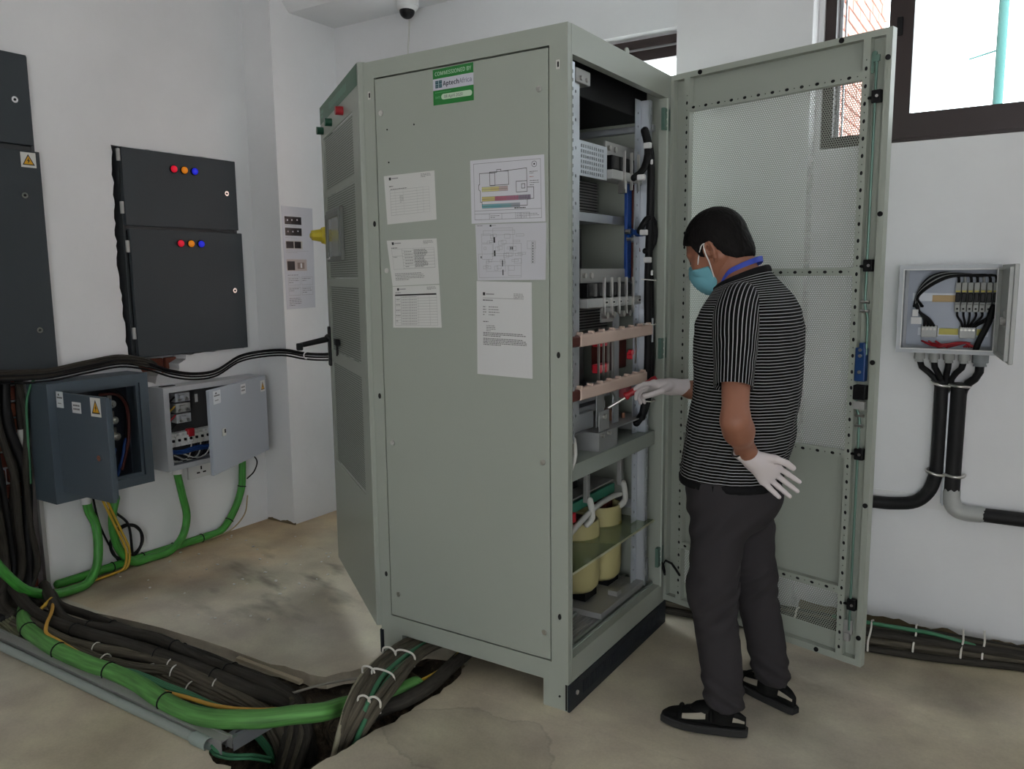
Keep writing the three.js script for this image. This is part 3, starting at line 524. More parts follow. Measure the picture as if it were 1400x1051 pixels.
// perforated bracket, upper isolator with copper blades
{
  const hs = []; for (let i = 0; i < 11; i++) for (let j = 0; j < 6; j++) { const z = -2.705 + i * 0.0165, y = 1.852 + j * 0.0175; hs.push(rect(z - 0.0035, z + 0.0035, y - 0.0055, y + 0.0055).reverse()); }
  part('vent_plate', [plate(rect(-2.74, -2.40, 1.838, 1.957), hs, 0.003).rotateY(-Math.PI / 2).translate(-1.345, 0, 0)], mat.galv, cab);
  const fuse = (name, y, z0, z1, n, zb) => {
    part(name + '_plate', [bb(-1.375, -1.365, y + 0.03, y + 0.082, z1, z0, 0.002)], mat.galvDull, cab);
    for (let i = 0; i < n + 1; i++) { const w = (z0 - z1 - 0.01) / (n + 1); part(name + '_body', [bb(-1.41, -1.336, y - 0.022, y + 0.03, z0 - (i + 1) * w + 0.004, z0 - i * w, 0.005)], mat.blackGloss, cab); }
    part(name + '_base', [bb(-1.40, -1.325, y - 0.06, y - 0.025, z1, z0 + 0.02, 0.004)], mat.greyPlastic, cab);
    for (let i = 0; i < n; i++) part('contact_blade', [bb(-1.327, -1.316, y - 0.09, y + 0.05, zb - i * 0.064 - 0.003, zb - i * 0.064 + 0.003, 0.001)], mat.steel, cab);
    part('bolt', disc([-1.36, y + 0.057, z0 - 0.02], [1, 0, 0], 0.01, 0.012, 6), mat.steel, cab); part('bolt', disc([-1.36, y + 0.057, z0 - 0.075], [1, 0, 0], 0.011, 0.006, 12), mat.steel, cab);
  };
  fuse('isolator', 1.905, -2.77, -3.06, 3, -2.84);
  fuse('fuse_switch', 1.435, -2.575, -3.07, 5, -2.675);
  part('blade_end', [bb(-1.35, -1.316, 1.80, 1.845, -2.855, -2.845, 0.002)], mat.steel, cab);
  for (let i = 0; i < 6; i++) part('rating_label', [box(0.001, 0.016, 0.03, -1.3245, 1.3925, -2.70 - i * 0.06)], mat.offWhite, cab), part('fuse_mark', [box(0.001, 0.007, 0.02, -1.3238, 1.3925, -2.70 - i * 0.06)], mat.black, cab);
}
// fin stacks behind
for (const [y0, y1, x, z0, z1] of [[1.73, 1.86, -1.50, -2.42, -2.98], [1.28, 1.38, -1.46, -2.42, -3.0]]) {
  const gs = [bb(x - 0.3, x - 0.008, y0, y1, z1, z0)]; part('heat_sink_block', gs, M(lin(0.05, 0.05, 0.05), 0.6), cab);
  for (let y = y0; y < y1; y += 0.011) part('fin', bb(x - 0.008, x, y, y + 0.0045, z1, z0), mat.galvDull, cab);
}
part('shelf', [bb(-1.75, -1.40, 1.705, 1.722, -3.08, -2.38, 0.002), bb(-1.402, -1.398, 1.69, 1.722, -3.08, -2.38)], mat.galv, cab);
// vertical busbars in blue and brown sleeves
part('busbar', [bb(-1.37, -1.355, 1.48, 1.86, -2.985, -2.945, 0.003)], mat.blueIns, cab, 'blue sleeved busbar');
part('busbar', [bb(-1.37, -1.355, 1.47, 1.86, -3.045, -3.003, 0.003)], mat.brownIns, cab, 'brown sleeved busbar');
part('busbar_link', [cable([[-1.345, 1.66, -2.96], [-1.325, 1.655, -2.985], [-1.31, 1.66, -3.01], [-1.30, 1.655, -3.03]], 0.014), rod([-1.35, 1.655, -2.945], [-1.335, 1.655, -2.945], 0.02, 6)], mat.blueIns, cab);
for (const [y, z] of [[1.635, -2.945], [1.63, -2.985], [1.66, -2.93]]) part('bolt', disc([-1.345, y, z], [1, 0, 0], 0.011, 0.02, 6), mat.steel, cab);
part('busbar_link', [cable([[-1.35, 1.60, -3.02], [-1.33, 1.585, -3.03], [-1.31, 1.575, -3.045]], 0.014)], mat.brownIns, cab);
// two insulating beams across the opening
for (const [y, zE] of [[1.275, -2.995], [1.092, -2.945]]) {
  const up = (zE === -2.995) ? 0.006 : 0.002;
  part('insulating_beam', [bb(-1.29, -1.262, y - 0.021, y + 0.021, zE, -2.385, 0.006)], mat.pink, cab, 'pinkish white insulating beam');
  part('beam_end', [bb(-1.288, -1.264, y - 0.02, y + 0.019, -2.388, -2.302, 0.008)], mat.brownIns, cab);
  for (let i = 0; i < 8; i++) part('beam_rib', [box(0.022, 0.012, 0.012, -1.276, y + 0.023, -2.40 - i * (Math.abs(zE + 2.40) / 7.2), 0.003)], mat.pink, cab);
}
part('beam_stop', [bb(-1.29, -1.265, 1.225, 1.32, -3.005, -2.997)], mat.galv, cab);
// switchgear between the beams
part('fuse_bank', [bb(-1.46, -1.37, 1.10, 1.24, -2.61, -2.47, 0.006)], mat.black, cab);
part('fuse_bank', [bb(-1.44, -1.37, 1.12, 1.25, -2.98, -2.80, 0.006)], mat.brownIns, cab);
for (let i = 0; i < 4; i++) part('support_rod', [bb(-1.335, -1.328, 1.10, 1.30, -2.652 - i * 0.04 - 0.004, -2.652 - i * 0.04 + 0.004)], i === 3 ? mat.galvDull : mat.steel, cab);
part('support_strip', [bb(-1.345, -1.34, 0.92, 1.35, -2.845, -2.795)], mat.galv, cab);
part('link_plate', [bb(-1.345, -1.34, 1.318, 1.372, -2.80, -2.69)], mat.galvDull, cab);
for (const z of [-2.70, -2.76, -2.845, -2.90]) part('bolt', [disc([-1.328, 1.345, z], [1, 0, 0], 0.013, 0.02, 6)], mat.steel, cab);
for (const y of [1.245, 1.145]) part('red_insulator', [bb(-1.37, -1.335, y - 0.017, y + 0.017, -2.755, -2.672, 0.005)], mat.redBright, cab);
part('red_insulator', [bb(-1.36, -1.335, 1.155, 1.185, -2.99, -2.955, 0.005), disc([-1.335, 1.185, -2.945], [1, 0, 0], 0.012, 0.015, 10)], mat.redBright, cab);
part('red_cover', [bb(-1.38, -1.35, 1.0, 1.06, -2.99, -2.93, 0.004)], M(lin(0.4, 0.1, 0.12), 0.5), cab);
part('isolator_post', [bb(-1.325, -1.318, 1.14, 1.30, -2.965, -2.958)], mat.steel, cab);
part('lower_rail', [bb(-1.36, -1.335, 0.935, 1.0, -2.62, -2.31, 0.003), bb(-1.42, -1.38, 1.02, 1.045, -2.85, -2.4, 0.003), bb(-1.45, -1.40, 0.97, 1.0, -2.85, -2.4, 0.003)], mat.galv, cab);
part('white_lead', cable([[-1.28, 0.94, -2.365], [-1.272, 0.89, -2.36], [-1.272, 0.85, -2.335], [-1.29, 0.80, -2.31]], 0.008), mat.offWhite, cab);
// current transformer bracket on the middle tray
{
  const gm = M(lin(0.36, 0.37, 0.37), 0.5, 0.35);
  part('arm_bracket', [bb(-1.335, -1.33, 0.93, 1.05, -2.70, -2.635, 0.002), new THREE.TorusGeometry(0.05, 0.004, 6, 12, Math.PI / 2).rotateY(Math.PI / 2).translate(-1.332, 1.0, -2.75)], gm, cab);
  part('mounting_tab', [bb(-1.30, -1.296, 0.925, 1.0, -2.672, -2.588, 0.002)], gm, cab); part('bolt', disc([-1.292, 0.978, -2.625], [1, 0, 0], 0.009, 0.01, 8), mat.steel, cab);
  part('support_box', [bb(-1.50, -1.30, 0.915, 0.92, -3.04, -2.59), bb(-1.50, -1.296, 0.838, 0.92, -2.745, -2.741), bb(-1.50, -1.296, 0.838, 0.92, -2.592, -2.588), bb(-1.30, -1.296, 0.838, 0.92, -2.745, -2.59), bb(-1.50, -1.30, 0.845, 0.918, -3.045, -3.04), bb(-1.5, -1.49, 0.84, 0.92, -3.04, -2.59), bb(-1.42, -1.29, 0.842, 0.848, -3.02, -2.74)], gm, cab);
  for (const [y, z] of [[0.93, -2.605], [0.93, -2.66], [0.86, -2.60]]) part('bolt', disc([-1.29, y - 0.02, z], [1, 0, 0], 0.007, 0.012, 6), mat.steel, cab);
  part('insulator', [disc([-1.40, 0.94, -2.86], [0, 1, 0], 0.03, 0.04, 12), disc([-1.36, 0.93, -2.93], [0, 1, 0], 0.008, 0.02, 6)], mat.copper, cab);
  part('cover_sheet', [new THREE.CylinderGeometry(0.16, 0.16, 0.2, 20, 1, true, Math.PI * 1.02, Math.PI * 0.42).rotateX(Math.PI / 2).scale(1, 0.55, 1).translate(-1.30, 0.85, -2.45)], gm, cab);
  part('tray', [bb(-1.75, -1.28, 0.842, 0.850, -3.06, -2.31), bb(-1.284, -1.278, 0.795, 0.852, -3.06, -2.345)], mat.cabinetInner, cab);
}
// dark box and terminal board above the coils
part('controller_box', [bb(-1.75, -1.47, 0.64, 0.76, -2.75, -2.31, 0.004)], mat.black, cab);
part('terminal_board', [bb(-1.41, -1.395, 0.607, 0.645, -2.93, -2.30, 0.002)], mat.board, cab);
part('board_tray', [bb(-1.55, -1.40, 0.655, 0.66, -2.93, -2.30)], mat.galvDull, cab);
for (const z of [-2.66, -2.96]) {
  part('cable_lug', [bb(-1.395, -1.375, 0.63, 0.74, z - 0.012, z + 0.012, 0.003)], mat.galvDull, cab);
  part('white_lead', cable([[-1.37, 0.64, z], [-1.362, 0.60, z], [-1.365, 0.565, z - 0.005], [-1.38, 0.545, z + 0.005]], 0.013), mat.offWhite, cab);
  part('cable', cable([[-1.385, 0.74, z], [-1.38, 0.79, z], [-1.39, 0.84, z - 0.01]], z < -2.8 ? 0.005 : 0.011), z < -2.8 ? mat.brownIns : mat.black, cab);
}
part('white_lead', cable([[-1.36, 0.49, -2.31], [-1.355, 0.535, -2.40], [-1.36, 0.57, -2.52], [-1.37, 0.60, -2.70], [-1.375, 0.605, -2.85], [-1.38, 0.595, -2.95]], 0.011), mat.offWhite, cab);
part('red_terminal', [bb(-1.40, -1.37, 0.585, 0.622, -2.55, -2.50, 0.004), bb(-1.388, -1.38, 0.53, 0.585, -2.53, -2.522)], mat.redBright, cab);
// two cream coils
const coilMark = printed(128, 64, (g) => { g.fillStyle = '#b7a95a'; g.fillRect(0, 0, 128, 64); g.fillStyle = '#3a3520'; g.fillRect(58, 4, 8, 22); for (let i = 0; i < 5; i++) g.fillRect(30 + i * 14, 36, 9, 18); }, { roughness: 0.5 });
for (const [z, y0, y1] of [[-2.728, 0.25, 0.535], [-2.93, 0.235, 0.55]]) {
  const c = hold('coil', cab, [-1.47, y0, z], 0, 'cream choke coil'); const h = y1 - y0;
  const pr = []; for (const [r, y] of [[0.0, 0], [0.075, 0], [0.092, 0.02], [0.097, 0.06], [0.096, h * 0.55], [0.0985, h * 0.6], [0.097, h - 0.04], [0.093, h], [0.082, h], [0.08, h - 0.03], [0.0, h - 0.03]]) pr.push(new THREE.Vector2(r, y));
  sub('winding', new THREE.LatheGeometry(pr, 28), mat.cream, c); sub('core', [bb(-0.05, 0.05, h - 0.03, h + 0.01, -0.03, 0.03), rod([0.02, h - 0.03, 0.05], [-0.02, h + 0.005, 0.06], 0.01)], mat.brownIns, c);
  const mk = new THREE.CylinderGeometry(0.0988, 0.0988, 0.05, 6, 1, true, Math.PI / 2 - 0.05, 0.38).translate(0, h - 0.09, 0); sub('marking', mk, coilMark, c);
  sub('foot', [bb(-0.07, 0.07, -0.03, 0, -0.05, 0.05)], mat.black, c);
}
part('core_yoke', [bb(-1.62, -1.30, 0.19, 0.215, -3.02, -2.62, 0.003), bb(-1.36, -1.32, 0.205, 0.235, -2.84, -2.80)], mat.galvDull, cab);
// clear olive plastic shelf
part('acrylic_shelf', [bb(-1.445, -1.272, 0.468, 0.474, -3.055, -2.30)], new THREE.MeshPhysicalMaterial({ color: lin(0.42, 0.5, 0.3), roughness: 0.12, transmission: 0.62, thickness: 0, side: THREE.DoubleSide }), cab, 'tinted clear plastic shelf');
part('shelf_edge', [bb(-1.2725, -1.270, 0.467, 0.475, -3.055, -2.30)], M(lin(0.55, 0.56, 0.38), 0.4), cab);
// floor of the cabinet: tray and louvre
part('base_tray', [bb(-2.07, -1.42, 0.17, 0.178, -3.10, -2.30), bb(-1.42, -1.405, 0.178, 0.2, -3.08, -2.31, 0.002), bb(-1.29, -1.28, 0.12, 0.19, -3.08, -2.29), bb(-1.42, -1.28, 0.115, 0.12, -3.08, -2.3)], mat.cabinetInner, cab);
for (let i = 0; i < 7; i++) part('louvre_slat', [box(0.012, 0.003, 0.66, -1.395 + i * 0.013, 0.19 - i * 0.002, -2.67)], mat.galvDull, cab);
part('louvre_frame', [bb(-1.405, -1.31, 0.172, 0.196, -3.02, -3.0), bb(-1.315, -1.305, 0.165, 0.185, -3.02, -2.32)], mat.cabinetInner, cab);
// black leads on the far side of the opening
part('power_lead', cable([[-1.295, 2.04, -2.955], [-1.285, 1.98, -2.97], [-1.285, 1.92, -2.955], [-1.29, 1.885, -2.93], [-1.31, 1.86, -2.90]], 0.013), mat.black, cab);
part('power_lead', cable([[-1.29, 2.04, -2.955], [-1.28, 1.96, -2.985], [-1.278, 1.8, -2.99], [-1.28, 1.6, -2.985], [-1.285, 1.4, -2.99], [-1.285, 1.2, -3.0], [-1.29, 1.0, -2.995], [-1.30, 0.92, -2.98]], 0.016), mat.black, cab);
part('power_lead', cable([[-1.30, 1.66, -2.935], [-1.285, 1.70, -2.955], [-1.275, 1.718, -2.985], [-1.27, 1.69, -3.012], [-1.272, 1.63, -3.018], [-1.28, 1.59, -2.995], [-1.29, 1.585, -2.97]], 0.012), mat.black, cab);
part('power_lead', cable([[-1.29, 1.5, -3.02], [-1.285, 1.3, -3.025], [-1.285, 1.1, -3.025], [-1.295, 0.95, -3.0], [-1.31, 0.9, -2.95]], 0.016), mat.black, cab);
for (const [y, z] of [[1.985, -2.962], [1.925, -2.985], [1.86, -2.905], [1.655, -2.935], [1.55, -2.975], [1.50, -2.99]]) part('cable_marker', [box(0.03, 0.022, 0.02, -1.281, y, z, 0.004)], mat.white, cab);
for (const y of [1.475, 1.30, 0.99]) part('cable_tie', [cable([[-1.30, y, -2.96], [-1.265, y - 0.004, -2.98], [-1.265, y - 0.006, -3.03], [-1.28, y - 0.004, -3.05]], 0.0025, 12, 5)], mat.tie, cab);
part('earth_strip', [bb(-1.32, -1.30, 0.20, 0.30, -3.065, -3.055)], mat.galv, cab);

// ---- rear door, swung out towards the right
{
  const d = hold('rear_door', cab, [-1.238, 0, -3.108], 76 * Math.PI / 180, 'open rear door of punched rails and perforated sheet');
  const W = 0.845, Y0 = 0.118, Y1 = 2.262;
  const xs = 0.013; // skin
  sub('door_rim', [ringX(-0.016, 0.0155, Y0, Y1, 0, W, 0.013, 0.021, 0.024, 0.021)], mat.cabinet, d);
  sub('door_skin', [plate(rect(0.0135, W - 0.0215, Y0 + 0.0245, Y1 - 0.0215), [rect(0.062, 0.772, 1.49, 2.135), rect(0.062, 0.772, 0.87, 1.488), rect(0.062, 0.772, 0.208, 0.38)].map((h) => h.reverse()), 0.003).rotateY(-Math.PI / 2).translate(xs + 0.002, 0, 0)], mat.cabinet, d);
  const pf = (y0, y1) => perforated(-0.772, -0.062, y0, y1, 0.0084, 0.43).rotateY(Math.PI / 2).translate(xs, 0, 0);
  sub('perforated_sheet', pf(1.49, 2.14), mat.cabinet, d); sub('perforated_sheet', pf(0.865, 1.5), mat.cabinet, d); sub('perforated_sheet', pf(0.2, 0.385), mat.cabinet, d);
  const holes = (a, b, c, along) => { const o = []; let k = 0; for (let s = a; s < b; s += 0.0275, k++) o.push(along ? (k % 2 ? oval(c, s, 0.0022, 0.0028, 6) : oval(c, s, 0.0052, 0.0072, 10)) : (k % 2 ? oval(s, c, 0.0028, 0.0022, 6) : oval(s, c, 0.0078, 0.0055, 10))); return o; };
  // channel: punched face towards the room, two side walls
  const chan = (outline, hs, walls) => [plate(outline, hs, 0.002).rotateY(-Math.PI / 2).translate(-0.014, 0, 0), ...walls];
  const vr = (z0, z1) => chan(rect(z0, z1, Y0 + 0.02, Y1 - 0.02), holes(Y0 + 0.05, Y1 - 0.06, (z0 + z1) / 2, true), [bb(-0.014, 0.011, Y0 + 0.02, Y1 - 0.02, z0, z0 + 0.002), bb(-0.014, 0.011, Y0 + 0.02, Y1 - 0.02, z1 - 0.002, z1)]);
  sub('punched_rail', vr(0.062, 0.088), mat.cabinet, d); sub('punched_rail', vr(0.753, 0.777), mat.cabinet, d);
  const holeShade = (y0, y1, z0, z1) => sub('hole_shade_backing', bb(-0.011, 0.0095, y0, y1, z0, z1), mat.black, d);  // black backing paints the shade inside the rail channels, seen through the holes
  holeShade(Y0 + 0.025, Y1 - 0.025, 0.065, 0.085); holeShade(Y0 + 0.025, Y1 - 0.025, 0.756, 0.774);
  for (const y of [2.128, 1.496, 0.868, 0.378]) holeShade(y - 0.010, y + 0.010, 0.09, 0.751), sub('punched_rail', chan(rect(0.088, 0.753, y - 0.013, y + 0.013), holes(0.105, 0.745, y, false), [bb(-0.014, 0.011, y - 0.013, y - 0.011, 0.088, 0.753), bb(-0.014, 0.011, y + 0.011, y + 0.013, 0.088, 0.753)]), mat.cabinet, d);
  for (const [z, y] of [[0.133, 2.252], [0.68, 2.252], [0.834, 2.17], [0.834, 1.682], [0.834, 1.195], [0.834, 0.702], [0.834, 0.224], [0.683, 0.13], [0.2, 0.13]]) sub('rubber_plug', disc([-0.017, y, z], [1, 0, 0], 0.0085, 0.006, 14), mat.black, d);
  // latch rods, guides, lock case
  const rz = 0.797;
  sub('latch_rod', [rod([-0.012, 2.17, rz], [-0.012, 1.40, rz], 0.0045, 8), cable([[-0.012, 1.40, rz], [-0.012, 1.385, rz], [-0.012, 1.345, rz + 0.01], [-0.012, 1.30, rz + 0.012], [-0.012, 1.22, rz + 0.012]], 0.0045, 16, 6), box(0.008, 0.02, 0.02, -0.014, 2.175, rz)], mat.zincGreen, d);
  sub('latch_rod', [rod([-0.012, 0.24, rz], [-0.012, 0.96, rz], 0.0045, 8), cable([[-0.012, 0.96, rz], [-0.012, 1.0, rz], [-0.012, 1.04, rz - 0.012], [-0.012, 1.10, rz - 0.014]], 0.0045, 16, 6)], mat.zincGreen, d);
  for (const y of [1.395, 1.365, 1.01, 0.975]) sub('rod_nut', rod([-0.012, y, rz - 0.014], [-0.012, y, rz + 0.014], 0.006, 6), mat.steel, d);
  for (const y of [2.056, 1.516, 0.877, 0.337]) { sub('rod_guide', [box(0.022, 0.04, 0.03, -0.012, y, rz + 0.006, 0.003), rod([-0.014, y - 0.002, rz - 0.022], [-0.014, y - 0.002, rz], 0.005, 8)], mat.black, d); sub('guide_screw', disc([-0.024, y, rz + 0.01], [1, 0, 0], 0.005, 0.004, 8), mat.steel, d); }
  sub('top_catch', [box(0.006, 0.06, 0.008, -0.012, 2.16, rz - 0.012), disc([-0.015, 2.19, rz - 0.006], [1, 0, 0], 0.008, 0.006, 10)], mat.zincGreen, d);
  sub('lock_case', [box(0.028, 0.115, 0.036, -0.006, 1.185, rz - 0.005, 0.004), box(0.02, 0.04, 0.02, -0.012, 1.24, rz, 0.004)], M(lin(0.015, 0.05, 0.16), 0.3), d, 'blue lock case');
  for (const y of [1.215, 1.235, 1.16]) sub('lock_screw', disc([-0.022, y, rz - 0.004], [1, 0, 0], 0.006, 0.006, 8), mat.steel, d);
  sub('lock_guard', [box(0.03, 0.05, 0.042, -0.008, 1.09, rz - 0.002, 0.003)], mat.black, d); sub('lock_plate', [box(0.02, 0.028, 0.04, -0.014, 1.046, rz - 0.002, 0.002)], mat.galvDull, d);
  sub('door_stop', [box(0.02, 0.03, 0.02, -0.014, 0.215, rz - 0.005, 0.003), box(0.006, 0.05, 0.03, -0.01, 0.25, rz - 0.004)], mat.galvDull, d);
}
for (const y of [2.095, 1.195, 0.312]) {
  const hg = part('hinge', [bb(-1.262, -1.2475, y - 0.042, y + 0.042, -3.10, -3.045, 0.002), rod([-1.238, y - 0.05, -3.112], [-1.238, y + 0.05, -3.112], 0.006, 10), bb(-1.26, -1.235, y - 0.04, y + 0.04, -3.115, -3.108)], mat.zincGreen, cab, 'zinc hinge');
  for (const k of [-1, 0, 1]) part('hinge_screw', disc([-1.246, y + k * 0.025, -3.07], [1, 0, 0], 0.004, 0.003, 8), mat.steel, cab);
}
part('earth_lead', cable([[-1.25, 0.28, -3.09], [-1.235, 0.235, -3.085], [-1.225, 0.24, -3.07], [-1.23, 0.30, -3.06], [-1.20, 0.30, -3.06], [-1.16, 0.25, -3.065]], 0.005), mat.black, cab);

// ---- front door, swung out on the far left
{
  const d = hold('front_door', cab, [-2.104, 0, -2.276], 55 * Math.PI / 180, 'open front door with green header and yellow rotary switch');
  const W = 0.86, Y0 = 0.115, Y1 = 2.27, P0 = 0.125, P1 = 0.80;
  // outer face is at local x = -0.02; the door runs along -z
  const bands = [[2.185, Y1], [1.86, 1.885], [1.455, 1.49], [1.10, 1.155], [Y0, 0.62]];
  sub('door_skin', [plate(rect(-W + 0.001, -0.001, Y0 + 0.001, Y1 - 0.001), [[1.885, 2.12], [1.49, 1.86], [1.155, 1.455], [0.62, 1.10]].map(([a, b]) => rect(-P1, -P0, a, b).reverse()), 0.004).rotateY(-Math.PI / 2).translate(-0.016, 0, 0), ringX(-0.0155, 0.008, Y0, Y1, -W, 0, 0.012, 0.012, 0.01, 0.01)], mat.cabinet, d);
  for (const [a, b] of [[1.885, 2.12], [1.49, 1.86], [1.155, 1.455], [0.62, 1.10]]) sub('perforated_sheet', perforated(P0 - 0.005, P1 + 0.005, a - 0.005, b + 0.005, 0.011, 0.36).rotateY(Math.PI / 2).translate(-0.017, 0, 0), mat.cabinet, d);
  for (const [a, b] of [[1.887, 2.118], [1.492, 1.858], [1.157, 1.453], [0.622, 1.098]]) sub('filter_mat', bb(-0.011, -0.006, a, b, -P1 + 0.002, -P0 - 0.002), M(lin(0.1, 0.105, 0.095), 0.95), d);
  const head = printed(512, 48, (g) => { g.fillStyle = '#1d5a3c'; g.fillRect(0, 0, 512, 48); g.fillStyle = '#3f7f60'; for (let i = 0; i < 22; i++) g.fillRect(150 + i * 11, 14 + (i % 3), 6, 18); g.fillRect(16, 12, 40, 10); g.fillRect(16, 26, 30, 8); }, { roughness: 0.4 });
  sub('header_strip', sheet([[-0.0205, 2.192, -W + 0.002], [-0.0205, 2.192, -0.014], [-0.0205, 2.268, -0.014], [-0.0205, 2.268, -W + 0.002]], 0.001, [-1, 0, 0], 0, 2, 2), head, d, 'green header strip');
  [[0.31, mat.red, 'red'], [0.57, M(lin(0.01, 0.07, 0.04), 0.3), 'green'], [0.79, M(lin(0.01, 0.07, 0.04), 0.3), 'green']].forEach(([s, m, n]) => sub('indicator_lamp', [rod([-0.02, 2.155, -s], [-0.05, 2.155, -s], 0.017, 14)], m, d, n + ' indicator lamp'));
  sub('display_frame', [bb(-0.034, -0.016, 1.565, 1.79, -0.735, -0.395, 0.004), bb(-0.042, -0.03, 1.58, 1.775, -0.72, -0.68, 0.003), bb(-0.042, -0.03, 1.75, 1.775, -0.72, -0.41, 0.003)], M(lin(0.16, 0.17, 0.155), 0.4), d);
  sub('display_glass', [bb(-0.037, -0.033, 1.585, 1.75, -0.675, -0.42)], M(lin(0.2, 0.22, 0.2), 0.15), d);
  sub('label', [bb(-0.0365, -0.0345, 1.575, 1.605, -0.72, -0.66), bb(-0.022, -0.019, 1.72, 1.76, -0.79, -0.745), bb(-0.022, -0.019, 1.63, 1.65, -0.785, -0.75)], mat.white, d);
  sub('rotary_switch', [rod([-0.02, 1.686, -0.775], [-0.05, 1.686, -0.775], 0.045, 18, 0.036), rod([-0.05, 1.686, -0.775], [-0.095, 1.686, -0.775], 0.03, 14, 0.022), box(0.05, 0.028, 0.07, -0.075, 1.686, -0.775, 0.008)], mat.yellowKnob, d, 'yellow rotary main switch');
  sub('handle_plate', [bb(-0.032, -0.018, 1.075, 1.265, -0.846, -0.806, 0.007)], mat.blackGloss, d);
  sub('handle_lever', [rod([-0.03, 1.205, -0.826], [-0.17, 1.178, -0.826], 0.015, 10, 0.012), box(0.03, 0.034, 0.03, -0.165, 1.173, -0.826, 0.006), ball([-0.03, 1.21, -0.826], 0.02)], mat.blackGloss, d, 'black swing handle pulled open');
  sub('key', [box(0.02, 0.03, 0.05, -0.03, 1.205, -0.60, 0.004), box(0.006, 0.045, 0.012, -0.03, 1.165, -0.61), box(0.006, 0.04, 0.012, -0.03, 1.17, -0.59)], mat.black, d, 'black keys in the lock');
  // wiring loom on the inside of the free edge
  sub('wiring_loom', [rod([0.022, 1.30, -W + 0.01], [0.022, 2.16, -W + 0.01], 0.014, 8)], mat.black, d);
  const coilPts = []; for (let i = 0; i <= 120; i++) coilPts.push([0.022 + 0.0155 * Math.cos(i * 0.9), 1.42 + i * 0.0045, -W + 0.01 + 0.0155 * Math.sin(i * 0.9)]);
  sub('spiral_wrap', cable(coilPts, 0.003, 360, 4), mat.offWhite, d);
}
// ---- papers taped to the side panel
function page(name, c, m, label) { const z = CZ1 + 0.0016; return single(name, sheet(c.map(([x, y]) => [x, y, z]), 0.0006, [0, 0, 1], 0.0025, 6, 8), m, label, 'paper', undefined); }
const blank = (g, w, h, c = '#d3d3d0') => { g.fillStyle = c; g.fillRect(0, 0, w, h); };
const letterhead = (g, w) => { g.fillStyle = '#222'; g.fillRect(w * 0.1, 16, 22, 22); g.fillStyle = '#999'; g.fillRect(w * 0.1 + 27, 22, 70, 9); lines(w * 0.74, w * 0.93, 14, 4, 8, 0, 3, g, '#777'); };
page('paper_form', [[-2.002, 1.685], [-1.774, 1.693], [-1.779, 1.861], [-2.012, 1.858]], printed(512, 384, (g, w, h) => { blank(g, w, h); letterhead(g, w); lines(48, 140, 84, 1, 8, 0, 6, g, '#444'); g.strokeStyle = '#999'; for (let i = 0; i < 9; i++) g.strokeRect(52, 118 + i * 22, 400, 22); for (const x of [104, 190, 330, 392]) g.strokeRect(52, 118, x - 52, 198); lines(60, 440, 108, 1, 8, 0, 5, g, '#555', 0.8); lines(150, 188, 168, 5, 12, 0, 4, g, '#888'); }), 'blank log form taped highest on the left of the cabinet side');
page('paper_table', [[-1.986, 1.461], [-1.768, 1.469], [-1.776, 1.628], [-2.008, 1.627]], printed(512, 384, (g, w, h) => { blank(g, w, h); letterhead(g, w); lines(40, 180, 62, 1, 8, 0, 6, g, '#444'); g.strokeStyle = '#777'; for (const [x, y, ww, hh] of [[40, 74, 110, 60], [40, 134, 110, 110], [150, 74, 120, 170], [270, 74, 210, 170]]) g.strokeRect(x, y, ww, hh); for (let i = 0; i < 6; i++) g.strokeRect(150, 90 + i * 25, 330, 25); lines(276, 470, 84, 14, 11, 0, 6, g, '#777', 0.6); lines(170, 260, 98, 6, 25, 0, 5, g, '#777'); lines(50, 140, 140, 1, 8, 0, 5, g, '#777'); lines(44, 380, 280, 5, 13, 0, 5, g, '#777', 0.85); }), 'printed instruction page with a table, taped above the timetable page');
page('paper_timetable', [[-1.989, 1.308], [-1.762, 1.314], [-1.768, 1.466], [-1.986, 1.459]], printed(512, 384, (g, w, h) => { blank(g, w, h); letterhead(g, w); lines(30, 160, 56, 1, 8, 0, 5, g, '#444'); g.fillStyle = '#161616'; g.fillRect(26, 74, 450, 14); g.strokeStyle = '#777'; for (let i = 0; i < 11; i++) g.strokeRect(26, 88 + i * 25, 450, 25); for (const x of [90, 190, 280, 400]) { g.strokeRect(26, 88, x - 26, 275); } for (let i = 0; i < 11; i++) lines(96, 470, 98 + i * 25, 1, 8, 0, 5, g, '#888', 0.92); lines(34, 84, 120, 5, 50, 0, 5, g, '#666'); }), 'timetable page with a black header row under the instruction page');
